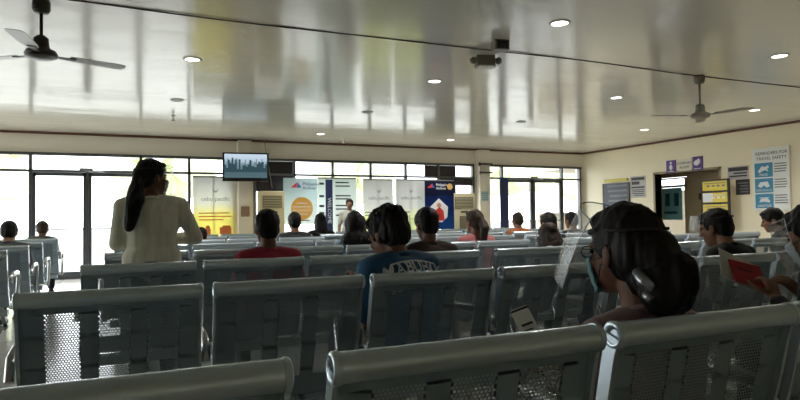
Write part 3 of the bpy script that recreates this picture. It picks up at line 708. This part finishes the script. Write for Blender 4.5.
# posters right of the doorway
s = wall_sign('poster', 'black and white poster right of the doorway, upper one', 8.80, 8.32, 1.81, 2.08, mat('light_print', (190, 186, 188), rough=.6), .008, 'poster')
g = MB(); wbar(g, -.22, .22, .17, .25, .009); wbar(g, -.20, .10, .11, .14, .009); wbar(g, -.20, .2, .05, .08, .009); g.build('print', M['ink'], s)
s = wall_sign('poster', 'black poster right of the yellow stand, lower one', 8.62, 8.31, 1.48, 1.80, M['ink'], .008, 'poster')
g = MB(); [wbar(g, -.12, .05 + .06 * random.random(), .05 + k * .06, .075 + k * .06, .009) for k in range(4)]; g.build('print', M['grey_ink'], s)
# the big information board
s = wall_sign('information_board', 'large white information board with three blue picture panels', 8.20, 7.46, 1.15, 2.39, mat('board_white', (230, 234, 232), rough=.45), .05, 'information board')
lettering('REMINDERS FOR', .088, M['ink'], s, face_left(-.052, -.02, 1.13)); lettering('TRAVEL SAFETY', .088, M['ink'], s, face_left(-.052, -.02, 1.03))
M['panel_blue'] = mat('panel_blue', (58, 138, 176), rough=.45)
for k, (z, cap) in enumerate(((.66, 'MASK'), (.35, 'DISTANCE'), (.04, 'SANITIZE'))):
    pz = MB().b2((-.054, -.045, z), (-.049, .33, z + .285)).build('picture_panel', M['panel_blue'], s)
    g = MB()
    if k == 0: g.prism([(-.12, .12), (-.04, .22), (.06, .20), (.10, .10), (.04, .14), (-.04, .12), (-.08, .08)], -.058, -.053, lambda a, c, d: (d, .14 - a, z + c)); g.ell((-.055, .06, z + .2), (.003, .03, .03))
    if k == 1: g.prism([(-.13, .13), (-.08, .21), (.08, .22), (.12, .12), (.05, .10), (.0, .15), (-.06, .10)], -.058, -.053, lambda a, c, d: (d, .14 - a, z + c))
    if k == 2: g.prism([(-.11, .12), (-.07, .19), (.06, .20), (.12, .14), (.10, .11), (.0, .13)], -.058, -.053, lambda a, c, d: (d, .14 - a, z + c)); g.b2((-.058, .04, z + .2), (-.053, .24, z + .215))
    g.build('picture', M['white_ink'], pz)
    lettering(cap, .07, M['white_ink'], pz, face_left(-.056, .14, z + .045))
    q = MB()
    for j in range(4): q.b2((-.054, -.33 + .03 * random.random(), z + .24 - j * .05), (-.049, -.075, z + .26 - j * .05))
    q.build('text_lines', M['grey_ink'], s)
# yellow display stand
t = thing('display_stand', 'black framed display stand with yellow rate panels right of the doorway', 'display stand', (11.36, 8.93, 0))
g = MB()
for q in (-.32, .32): g.b2((-.02, q - .022, 0), (.02, q + .022, 1.83))
for z in (1.79, 1.55, 1.30, 1.05, .8, .1): g.b2((-.018, -.32, z), (.018, .32, z + .035))
g.b2((-.17, -.34, 0), (.17, -.30, .04)); g.b2((-.17, .30, 0), (.17, .34, .04)); g.build('frame', M['black'], t)
YP = mat('yellow_panel', (222, 200, 74), rough=.5)
for k, z in enumerate((1.585, 1.335, 1.085, .835)):
    p = MB().b2((-.012, -.298, z), (.012, .298, z + .205)).build('panel', YP if k < 3 else M['white'], t)
    g = MB(); [g.b2((-.0145, -.24 + .12 * j, z + .08), (-.0115, -.17 + .12 * j, z + .12)) for j in range(4)]; g.b2((-.0145, -.25, z + .15), (-.0115, .25, z + .165))
    if k == 1: g.b2((-.015, .05, z + .01), (-.0115, .29, z + .195))
    g.build('print', M['white_ink'] if k == 1 else M['grey_ink'], p)
t = thing('poster', 'teal and blue poster seen through the doorway on the glass door', 'poster', (RB - .006, 11.28, .95))
MB().b2((-.006, -.36, 0), (0, .36, .82)).build('sheet', M['teal_glass'], t)
g = MB(); g.b2((-.009, -.26, .35), (-.005, -.12, .68)); g.b2((-.009, .02, .35), (-.005, .16, .68)); g.b2((-.009, -.2, .15), (-.005, .2, .22)); g.build('print', mat('dark_teal_ink', (34, 84, 112), rough=.5), t)
M['corr'] = mat('corridor_paint', (170, 160, 140), rough=.6)
g = MB(); g.b2((RB + .1, 9, -.2), (RB + 4, 17, -.02)); g.b2((RB + 3.9, 9, -.1), (RB + 4, 17, 1.88)); g.b2((RB + .1, 9, -.1), (RB + 4, 9.1, 3)); g.b2((RB + .1, 9, 2.6), (RB + 4, 17, 2.7)); g.b2((RB + .1, 16.9, 0), (RB + 4, 17, 1.2))
struct('wall_corridor', g, M['corr'])

# ------------------------------------------------------------------ people
def rx(a): return Matrix.Rotation(a, 3, 'X')
def head_shapes(g, H, R, s):
    """skull, face, nose, lips, chin, ears at head centre H turned by R"""
    P = lambda x, y, z: H + R @ (Vector((x, y, z)) * s)
    E = lambda c, r, q=None: g.ell(P(*c), [v * s for v in r], R @ q if q is not None else R, 18, 12)
    E((0, -.010, .022), (.076, .096, .092)); E((0, .030, -.035), (.062, .066, .085)); E((0, .050, -.078), (.044, .044, .040))
    g.cone(P(0, .070, -.100), P(0, .066, -.098), .022 * s, .024 * s)
    g.cone(P(0, .092, .012), P(0, .112, -.028), .009 * s, .0135 * s); E((-.012, .098, -.033), (.010, .011, .008)); E((.012, .098, -.033), (.010, .011, .008))
    E((0, .089, -.062), (.024, .011, .006)); E((0, .088, -.073), (.021, .011, .007))
    for q in (-1, 1):
        E((q * .033, .078, .020), (.026, .012, .008)); E((q * .040, .066, -.022), (.024, .022, .020))
        E((q * .078, -.008, -.014), (.011, .020, .032), Matrix.Rotation(q * .25, 3, 'Z')); E((q * .074, -.002, -.034), (.009, .012, .016))
def hand_shapes(g, w, d, n, side, s, curl=.5):
    """palm from wrist w along d with back-of-hand normal n; fingers curl away from n"""
    d = d.normalized(); n = (n - d * n.dot(d)).normalized(); x = d.cross(n) * side
    P = lambda a, b, c: w + (d * a + x * b + n * c) * s
    for b in (-.027, -.010, .008, .026): g.cone(P(.015, b * .7, 0), P(.085, b, 0), .013 * s, .0115 * s, 8)
    for b, L in ((-.029, .058), (-.010, .074), (.009, .080), (.027, .072)):
        p = Vector((.088, b, 0)); a = curl * .5
        for k, f in enumerate((.45, .32, .23)):
            q = p + Vector((cos(a) * L * f, 0, -sin(a) * L * f)); r0 = (.0092, .0085, .0076)[k]
            g.cone(P(*p), P(*q), r0 * s, r0 * .92 * s, 8); p = q; a += curl * .8
    p = Vector((.025, .030, -.004))
    for k, (l, aa) in enumerate(((.038, 1.0), (.030, .7), (.024, .45))):
        q = p + Vector((cos(aa) * l, sin(aa) * l, -l * .3)); r0 = (.0125, .0105, .0092)[k]
        g.cone(P(*p), P(*q), r0 * s, r0 * .9 * s, 8); p = q
def person(label, loc, rz=0., s=1., lean=.12, nod=.15, turn=0., tilt=0., pose='lap', sit=True, skin='skin', shirt=None, pants=None, hair='short', hairm='hair', sleeve='short', voxel=.011, width=1., seat=.39, group=None, look=None, fine=False, shrug=0., neck=.165, elbow=None, wz=0.):
    t = thing('person', label, 'person', (loc[0], loc[1], 0), rz, group)
    S = M[skin]; pz = (seat + .095) if sit else .90 * s
    pel = Vector((0, 0, pz)); Rl = rx(-lean)
    up = lambda x, y, z: pel + Rl @ (Vector((x * width, y, z)) * s)
    C7 = up(0, -.015, .43 - shrug * .7); hc = C7 + rx(-lean - nod * .5) @ Vector((0, .030, neck)) * s
    Rh = Matrix.Rotation(turn, 3, 'Z') @ Matrix.Rotation(tilt, 3, 'Y') @ rx(-lean * .4 - nod)
    sh = [up(q * .165, -.01, .385 - shrug) for q in (-1, 1)]
    F = lambda x, y, z: Vector((x, y, z)) * s
    if pose == 'lap': el = [up(q * .215, .03, .12) for q in (-1, 1)]; wr = [pel + F(q * .10, .27, .12) for q in (-1, 1)]; hd = Vector((0, .9, -.25)); hn = Vector((0, .25, 1))
    if pose == 'book': el = [up(q * .215, .07, .13) for q in (-1, 1)]; wr = [pel + F(q * .10, .30, .26) for q in (-1, 1)]; hd = Vector((0, .6, .75)); hn = Vector((0, -.8, .6))
    if pose == 'down': el = [up(q * .225, -.03, .10) for q in (-1, 1)]; wr = [up(q * .235, .03, -.13) for q in (-1, 1)]; hd = Vector((0, .1, -1)); hn = Vector((1, 0, 0))
    if pose == 'fold': el = [up(q * .205, .05, .13) for q in (-1, 1)]; wr = [up(q * .06, .20, .16) for q in (-1, 1)]; hd = Vector((0, .5, .2)); hn = Vector((0, .2, 1))
    if wz: wr = [w + Vector((0, 0, wz)) for w in wr]; hd = Vector((0, .9, .3))
    if elbow: el[1] = up(*elbow)
    if sit: hip = [pel + F(q * .085, .02, -.01) for q in (-1, 1)]; kn = [pel + F(q * .10, .43, .0) for q in (-1, 1)]; an = [Vector((q * .10 * s, pel.y + .44 * s, .085)) for q in (-1, 1)]
    else: hip = [pel + F(q * .085, 0, -.03) for q in (-1, 1)]; kn = [Vector((q * .095 * s, .01, .47 * s)) for q in (-1, 1)]; an = [Vector((q * .10 * s, -.01, .085)) for q in (-1, 1)]
    def torso(g, e):
        g.ell(up(0, .0, .02), [(.165 * width + e) * s, (.115 + e) * s, (.125 + e) * s]); g.ell(up(0, .01, .14), [(.142 * width + e) * s, (.102 + e) * s, (.15 + e) * s], Rl)
        g.ell(up(0, .0, .28 - shrug), [(.158 * width + e) * s, (.112 + e) * s, (.165 + e) * s], Rl); g.ell(up(0, -.03, .34 - shrug), [(.150 * width + e) * s, (.075 + e) * s, (.09 + e) * s], Rl)
        for q in (0, 1):
            g.cone(up((2 * q - 1) * .06, -.015, .40 - shrug), sh[q], (.058 + e) * s, (.052 + e) * s); g.cone(C7 + Rl @ F(0, 0, -.03), sh[q] + Vector((0, 0, .012)), (.046 + e) * s, (.036 + e) * s)
    g = MB(); torso(g, 0)
    g.cone(C7 + Rl @ F(0, .0, -.02), hc + Rh @ F(0, -.025, -.05), .054 * s, .050 * s)
    head_shapes(g, hc, Rh, s)
    x = MB()
    for q in (0, 1):
        g.cone(sh[q], el[q], .047 * s, .037 * s); g.cone(el[q], wr[q], .038 * s, .026 * s)
        g.cone(hip[q], kn[q], .082 * s, .055 * s); g.cone(kn[q], an[q], .054 * s, .036 * s)
        g.cone(an[q], an[q] + Vector((0, .13 * s, -.05)), .036 * s, .026 * s)
        x.cone(wr[q] - hd.normalized() * .03 * s, wr[q] + hd.normalized() * .02 * s, .024 * s, .02 * s, 10)
        side = 1 if q else -1
        if pose == 'book': hand_shapes(x, wr[q], hd + Vector((-.45 * side, 0, 0)), hn, side, s, .75)
        elif pose == 'fold': hand_shapes(x, wr[q], Vector((-side, .1, .1)), Vector((0, .8, .5)), -side, s, .5)
        elif pose == 'down': hand_shapes(x, wr[q], hd, Vector((side, .2, 0)), -side, s, .45)
        else: hand_shapes(x, wr[q], hd + Vector((-.4 * side, 0, 0)), hn, -side, s, .5)
    blob('body', g, S, t, voxel if not fine else .007, 4, x)
    P = lambda a, b, c: hc + Rh @ F(a, b, c)
    for q in (-1, 1): MB().ell(P(q * .032, .0835, .004), [.012 * s, .007 * s, .0055 * s], Rh, 10, 6).build('eye', M['eye'], t, True)
    # hair
    h = MB(); T = Rh @ rx(.35); HM = M[hairm]
    E = lambda c, r, q=T: h.ell(P(*c), [v * s for v in r], q, 20, 14)
    if hair != 'bald':
        E((0, -.022, .036), (.086, .104, .097)); E((0, -.055, -.012), (.076, .062, .080), Rh)
        E((0, .035, .088), (.062, .055, .030), Rh)
        for q in (-1, 1): E((q * .070, .012, .030), (.014, .028, .050), Rh)
    if hair == 'tuft':
        E((0, -.03, .055), (.094, .108, .085), Rh)
        for a in (-2.4, -1.9, -1.2, .6, 1.4, 2.2, 2.9, 3.6):
            c = Vector((.075 * sin(a), -.02 + .085 * cos(a), .075)); h.cone(P(*c), P(*(c + Vector((sin(a) * .022, cos(a) * .018, .004)))), .026 * s, .012 * s, 8)
        E((0, -.05, .0), (.090, .075, .09), Rh)
    if hair in ('long', 'hood'):
        E((0, -.060, -.06), (.092, .062, .12), Rh); E((0, -.075, -.15), (.098, .05, .11), Rh)
        if hair == 'hood': E((0, -.03, .0), (.105, .115, .12), Rh); h.cone(C7 + F(-.09, -.04, .02), C7 + F(.09, -.04, .02), .075 * s, .075 * s)
        for q in (-1, 1): E((q * .078, -.010, -.05), (.022, .045, .10), Rh)
    if hair in ('tail', 'longtail'):
        a = P(0, -.115, .02); L = .24 if hair == 'tail' else .36
        E((0, -.11, .025), (.034, .034, .034), Rh)
        b = a + Vector((.01, -.05, -.09)) * s; c = a + Vector((.0, -.03, -L)) * s
        if hair == 'longtail': a = P(0, -.105, .0); b = C7 + Rl @ F(-.10, -.125, .0); c = C7 + Rl @ F(-.135, -.135, -.19)
        w = 1.25 if hair == 'longtail' else 1.; h.cone(a, b, .036 * s, .050 * s * w); h.cone(b, c, .050 * s * w, .034 * s)
    if hair == 'bun':
        E((0, -.050, -.005), (.088, .085, .105), Rh); E((0, -.075, -.075), (.070, .060, .075), Rh)
        E((0, -.120, -.105), (.078, .072, .085), Rh); E((0, -.155, -.085), (.055, .055, .07), Rh); E((0, -.10, -.02), (.07, .06, .07), Rh)
    if hair == 'cap':
        E((0, -.008, .040), (.090, .108, .088), Rh)
    if h.v:
        ho = blob('hair', h, HM, t, .008 if not fine else .0055, 2)
        amp = .016 if hair == 'tuft' else .008
        for v in ho.data.vertices:
            w = v.co; k = noise.noise(Vector((w.x * 38, w.y * 38, w.z * 9))) * .7 + noise.noise(Vector((w.x * 90, w.y * 90, w.z * 14))) * .4
            v.co = w + v.normal * k * amp
    # clothes
    if shirt is not None:
        g = MB(); torso(g, .014)
        for q in (0, 1):
            if sleeve == 'short': m_ = sh[q].lerp(el[q], .72); g.cone(sh[q], m_, .062 * s, .056 * s)
            else: g.cone(sh[q], el[q], .062 * s, .052 * s); g.cone(el[q], el[q].lerp(wr[q], .92), .052 * s, .038 * s)
        if not sit: g.ell(up(0, .0, -.03), [(.172 * width) * s, .125 * s, .12 * s])
        top = blob('shirt', g, shirt, t, voxel, 3); t['_top'] = 1
        c = MB(); pts = [C7 + Rl @ F(.066 * cos(a), .012 + .060 * sin(a), -.004 - .02 * sin(a)) for a in [2 * pi * k / 16 for k in range(17)]]
        c.tube(pts, .013 * s, n=8, cap=False); c.build('collar', shirt, top, True)
    pm = pants or M['jeans']; g = MB(); g.ell(up(0, .0, .0), [(.172 * width) * s, .128 * s, .12 * s])
    for q in (0, 1): g.cone(hip[q], kn[q], .096 * s, .068 * s); g.cone(kn[q], an[q] + Vector((0, 0, .05)), .068 * s, .050 * s)
    blob('trousers', g, pm, t, .013, 2)
    for q in (0, 1):
        g = MB(); a = an[q]; g.ell(a + Vector((0, .07 * s, -.045)), [.045 * s, .13 * s, .038]); g.cone(a + Vector((0, -.01, -.02)), a, .045 * s, .04 * s); g.b2((a.x - .04 * s, a.y - .05 * s, 0), (a.x + .04 * s, a.y + .19 * s, .022))
        blob('shoe', g, M['black'], t, .009, 2)
    return t, dict(P=P, Rh=Rh, hc=hc, C7=C7, up=up, s=s, sh=sh, wr=wr, el=el, Rl=Rl)
M['jeans'] = mat('dark_jeans', (38, 44, 58), rough=.8)
def cloth(name, rgb, **k): return mat(name, rgb, rough=.85, spec=.2, sheen=.15, bump=((14, 14, 14), .35, .012), **k)
def visor(t, K, lift=0., drop=.20, band=True, h0=.055, r=.125):
    """clear face shield on a foam band round the forehead"""
    P, s = K['P'], K['s']; g = MB(); n = 24; vs = []; fs = []
    piv = Vector((0, .02, h0)); Rr = rx(lift)
    def Q(a, y, z):
        v = Vector((r * .80 * sin(a), r * cos(a), 0)) + Vector((0, y, z)); v = Vector((v.x, v.y, v.z)); v = piv + Rr @ v; return P(*v)
    rows_ = 6
    for j in range(rows_ + 1):
        z = .03 - (drop + .03) * j / rows_
        for i in range(n + 1):
            a = radians(-82 + 164 * i / n); vs.append(Q(a, .012 * sin(pi * j / rows_), z))
    for j in range(rows_):
        for i in range(n): a = j * (n + 1) + i; fs.append((a, a + 1, a + n + 2, a + n + 1))
    v = g.add(vs, fs).build('face_shield', M['visor'], t, True)
    rim = MB(); rim.tube(vs[:n + 1], .0022 * s, n=6); rim.tube(vs[-n - 1:], .0018 * s, n=6); rim.tube([vs[j * (n + 1)] for j in range(rows_ + 1)], .0018, n=6); rim.tube([vs[j * (n + 1) + n] for j in range(rows_ + 1)], .0018, n=6)
    rim.build('rim', M['rim'], v, True)
    b = MB(); pts = [P(.083 * sin(a), -.012 + .104 * cos(a), h0 + .004) for a in [radians(-75 + 150 * k / 20) for k in range(21)]]
    b.tube(pts, .008 * s, n=8, sx=.7); b.build('foam_band', M['foam'], v, True)
    e = MB(); pts = [P(.094 * sin(a), -.022 + .112 * cos(a), h0 + .010 * cos(a)) for a in [radians(90 + 180 * k / 20) for k in range(21)]]
    e.tube(pts, .0042 * s, n=8, sx=.35); e.build('elastic_strap', M['strap'], v, True)
    return v
M['rim'] = clear_mat('visor_edge', (.8, .85, .86), gloss=.35, rough=.1, haze=.35)
M['foam'] = mat('foam', (70, 74, 78), rough=.8); M['strap'] = mat('elastic', (34, 34, 36), rough=.7)
M['teal_mask'] = mat('teal_mask', (112, 158, 164), rough=.8); M['white_mask'] = mat('pale_mask', (190, 200, 206), rough=.8)
def face_mask(t, K, m):
    P, s = K['P'], K['s']; g = MB(); vs = []; fs = []; n = 14; rr = 7
    for j in range(rr + 1):
        v = j / rr; z = -.016 - .100 * v
        for i in range(n + 1):
            a = radians(-62 + 124 * i / n); bulge = sin(pi * min(1, v * 1.1 + .05)); pro = cos(a) ** 2
            y = .020 + .080 * cos(a) + .022 * pro * (1 - .9 * v) + .006 * bulge + (.005 if j % 2 else 0); x = .070 * sin(a) * (1 - .15 * v) * 1.06
            vs.append(P(x, y, z + .008 * sin(a) ** 2))
    for j in range(rr):
        for i in range(n): a = j * (n + 1) + i; fs.append((a, a + 1, a + n + 2, a + n + 1))
    o = g.add(vs, fs).build('face_mask', m, t, True); sl = o.modifiers.new('s', 'SOLIDIFY'); sl.thickness = .002
    for q, c in ((-1, 0), (1, n)):
        l = MB()
        for j, zz in ((1, .012), (rr - 1, -.045)):
            l.tube([vs[j * (n + 1) + c], P(q * .078, .018, -.02 + zz * .3), P(q * .083, -.014, .016 if j == 1 else -.046), P(q * .088, -.026, -.012)], .0018 * s, n=6)
        l.build('ear_loop', M['strap'], o, True)
def glasses(t, K):
    P, s = K['P'], K['s']; g = MB()
    for q in (-1, 1):
        pts = [P(q * .033 + .024 * cos(a), .104, .004 + .017 * sin(a)) for a in [2 * pi * k / 18 for k in range(19)]]; g.tube(pts, .002 * s, n=6, cap=False)
        g.tube([P(q * .057, .103, .010), P(q * .078, .06, .010), P(q * .083, -.005, .008), P(q * .080, -.022, -.014)], .0022 * s, n=6)
    g.tube([P(-.009, .104, .006), P(0, .106, .010), P(.009, .104, .006)], .002 * s, n=6)
    o = g.build('glasses', M['black'], t, True)
    for q in (-1, 1): MB().lathe([(0, 0), (.0235 * s, 0)], P(q * .033, .104, .004), 18, K['Rh'] @ rx(pi / 2)).build('lens', M['visor'], o)

def hp(px, dist): pass
# the woman in the foreground, in the third seat of the nearest row
t, K = person('woman with clear raised face shield, teal mask and dark low bun, closest to the camera', (1.20, 1.12), 0, .95, lean=.16, nod=.06, turn=.10, shrug=.065, neck=.175, wz=-.10, pose='book', skin='skin_dark', shirt=cloth('dusty_pink_knit', (146, 120, 124)), hair='bun', sleeve='long', voxel=.009, fine=True, width=.95)
visor(t, K, lift=.62, drop=.20); face_mask(t, K, M['teal_mask']); glasses(t, K)
g = MB(); P = K['P']
g.tube([P(-.075, -.095, -.06), P(-.086, -.12, -.085), P(-.082, -.145, -.105)], [.012, .017, .010], n=8); g.tube([P(-.07, -.11, -.12), P(-.078, -.13, -.135)], [.012, .012], n=8)
tag(g.build('hair_clip', M['alu'], t, True), 'silver hair clip')
# man in the navy shirt, third seat of the second row
navy = cloth('navy_shirt_cloth', (56, 98, 138))
t, K = person('man in navy shirt with white arched lettering on the back, second row', (1.185, 2.53), radians(17), 1.0, lean=.24, nod=.38, turn=.10, neck=.135, pose='book', skin='skin_dark', shirt=navy, hair='tuft', voxel=.010, fine=True, width=1.08)
def back_text(t, K, txt, size, m, h, arc=0., dx=0.):
    """lettering laid on the back of the shirt"""
    top = [o for o in t.children if o.name.startswith('shirt')][0]; up = K['up']
    from mathutils.bvhtree import BVHTree
    bv = BVHTree.FromPolygons([v.co for v in top.data.vertices], [tuple(p.vertices) for p in top.data.polygons])
    o = lettering(txt, size, m, top, Matrix.Identity(4), depth=0, bold=.002)
    for v in o.data.vertices:
        x = v.co.x + dx; z = h + v.co.y - arc * x * x
        p = up(0, 0, 0) + K['Rl'] @ Vector((x, -.5, z)); d = K['Rl'] @ Vector((0, 1, 0)); hit = bv.ray_cast(p, d)
        v.co = (hit[0] - d * .003) if hit[0] is not None else p + d * .4
    return o
back_text(t, K, 'MABUHAY', .078, M['white_ink'], .372, .8, .02); back_text(t, K, 'LAGUNA', .078, M['white_ink'], .298, .8, .02)
back_text(t, K, '_' * 7, .078, M['white_ink'], .435, .8, .02)
# man in the red shirt, third row
t, K = person('person in a red shirt with short dark hair, third row', (.80, 3.83), 0, .95, lean=.08, nod=.22, pose='lap', skin='skin_dark', shirt=cloth('red_shirt_cloth', (156, 44, 62)), hair='short', voxel=.011)
# cap and face shield, third row
t, K = person('person with short black hair and face shield, third row, right of navy shirt', (1.96, 3.83), 0, .96, lean=.10, nod=.20, pose='lap', skin='skin_dark', shirt=cloth('brown_dark_cloth', (70, 54, 50)), hair='cap')
visor(t, K, r=.14)
# dark long hair, fourth row
t, K = person('person with long black hair over the shoulders, just left of navy shirt', (1.87, 5.12), 0, .95, lean=.12, nod=.2, pose='lap', shirt=cloth('pale_blue_cloth', (150, 172, 196)), hair='hood')
# pink blouse and ponytail, fourth row
t, K = person('woman in a salmon pink blouse with long brown ponytail', (3.11, 5.11), 0, .95, lean=.05, nod=.05, turn=.15, pose='lap', skin='skin', shirt=cloth('salmon_cloth', (196, 120, 120)), hair='tail', hairm='hair_brown')
# two dark heads, sixth row
t, K = person('person with short black hair and dark shirt behind the red shirt, nearer the left column', (1.93, 7.67), 0, .98, lean=.0, nod=.05, pose='lap', skin='skin', shirt=cloth('charcoal_cloth', (60, 64, 66)), hair='short')
t, K = person('person with round dark hair in front of the white banner with navy band', (2.66, 8.93), 0, .97, lean=.05, nod=.1, pose='lap', shirt=cloth('black_cloth', (34, 32, 34)), hair='long')
# right half of the rows
t, K = person('person in an orange top with fair brown hair before the right glass doors', (5.43, 7.67), 0, .93, lean=.05, nod=.1, pose='lap', skin='skin', shirt=cloth('orange_cloth', (206, 126, 84)), hair='short', hairm='hair_brown')
t, K = person('person with thick brown hair and pale top, third row, left of raised shield', (3.19, 3.84), 0, .86, lean=.45, nod=.28, pose='lap', skin='skin', shirt=cloth('pale_grey_cloth', (176, 182, 178)), hair='long', hairm='hair_brown')
visor(t, K, lift=.35)
t, K = person('person with short black hair in dark clothes before the right hand window, nearer one', (4.10, 5.11), 0, .93, lean=.24, nod=.1, pose='lap', shirt=cloth('slate_cloth', (44, 48, 56)), hair='short')
t, K = person('person with short black hair in dark clothes before the right hand window, farther one', (5.44, 6.39), 0, .93, lean=.15, nod=.05, pose='lap', shirt=cloth('dark_cloth', (50, 48, 52)), hair='short')
t, K = person('person in black with clear face shield, in front of the doorway', (3.52, 2.54), radians(8), .95, lean=.34, nod=.15, turn=.1, pose='lap', skin='skin', shirt=cloth('black_top_cloth', (26, 25, 28)), hair='short', sleeve='long', width=1.1, fine=True)
visor(t, K, lift=.3)
t, K = person('person in dark shirt with short black hair below the big information board', (5.93, 3.84), radians(20), .95, lean=.22, nod=.25, turn=.3, pose='lap', skin='skin', shirt=cloth('dark_shirt_cloth', (40, 40, 44)), hair='short')
# reader at the right edge
t, K = person('person in dark clothes with pale mask reading a red booklet, right edge', (2.60, 1.40), radians(2), .95, lean=.28, nod=.30, turn=.15, pose='book', skin='skin', shirt=cloth('dark_jacket_cloth', (40, 40, 44)), hair='short', sleeve='long', voxel=.009, fine=True)
face_mask(t, K, M['white_mask']); visor(t, K, lift=.05)
RD = (t, K)
# two people behind the aisle bench on the left
t, K = person('person with dark hair sitting left of the aisle at the far left edge', (-1.20, 7.36), 0, .95, lean=.38, nod=.1, pose='lap', shirt=cloth('grey_cloth', (88, 92, 94)), hair='short')
t, K = person('person with brown hair and face shield sitting left of the aisle before the glass door', (-1.20, 9.99), 0, .95, lean=.38, nod=.1, pose='lap', shirt=cloth('grey_green_cloth', (96, 100, 92)), hair='short', hairm='hair_brown')
visor(t, K)
# standing woman
stripe = cloth('cream_striped_cloth', (232, 229, 206), noise=((34, 34, .6), .35))
t, K = person('standing woman with long black ponytail and cream shirt at the left', (.12, 4.22), radians(-4), .93, lean=.04, nod=.05, turn=-.95, pose='fold', sit=False, skin='skin_dark', shirt=stripe, hair='longtail', sleeve='long', width=1.12, elbow=(.26, .06, .16), fine=True)
visor(t, K); face_mask(t, K, M['white_mask'])
# standing man facing the room
t, K = person('man standing in a pale grey polo facing the rows, before the windows', (4.27, 12.2), radians(180 - 20), .94, lean=.0, nod=.0, pose='down', sit=False, skin='skin', shirt=cloth('pale_polo_cloth', (190, 190, 180)), hair='short', hairm='hair_brown', pants=cloth('dark_trousers_cloth', (54, 54, 60)), width=1.05)

t, K = person('person bent forward in a blue top beyond the red shirt, below the yellow banner', (.80, 7.66), 0, .86, lean=.55, nod=.3, pose='lap', skin='skin', shirt=cloth('blue_cloth', (70, 86, 130)), hair='short')

# ------------------------------------------------------------------ things in the hands
def sheet(name, label, cat, at, rot, w, h, th, m, lines=None):
    t = thing(name, label, cat, at); t.rotation_euler = rot
    MB().b2((-w / 2, -th / 2, -h / 2), (w / 2, th / 2, h / 2)).build('page', m, t)
    if lines:
        g = MB()
        for a, b, z0, z1 in lines: g.b2((a * w, -th / 2 - .0012, z0 * h), (b * w, -th / 2 - .0002, z1 * h))
        g.build('print', M['ink'], t)
    return t
M['red_cover'] = mat('red_cover', (190, 24, 28), rough=.4)
sheet('booklet', 'open red covered booklet held by the reader at the right edge', 'booklet', (2.535, 1.84, .825), (radians(-35), radians(14), radians(-12)), .17, .115, .006, M['red_cover'], [(-.3, .2, .1, .16)])
sheet('paper_sheet', 'white folded papers held behind the red booklet', 'paper', (2.51, 1.87, .842), (radians(-30), radians(24), radians(-12)), .20, .15, .002, M['paper'])
sheet('boarding_pass', 'white paper slip with dark top edge held up by the woman with the bun', 'paper slip', (1.10, 1.52, .765), (radians(-48), radians(-20), radians(-24)), .055, .15, .0015, M['paper'], [(-.5, .5, .42, .47), (-.3, .35, .02, .07), (-.3, .2, -.12, -.08)])
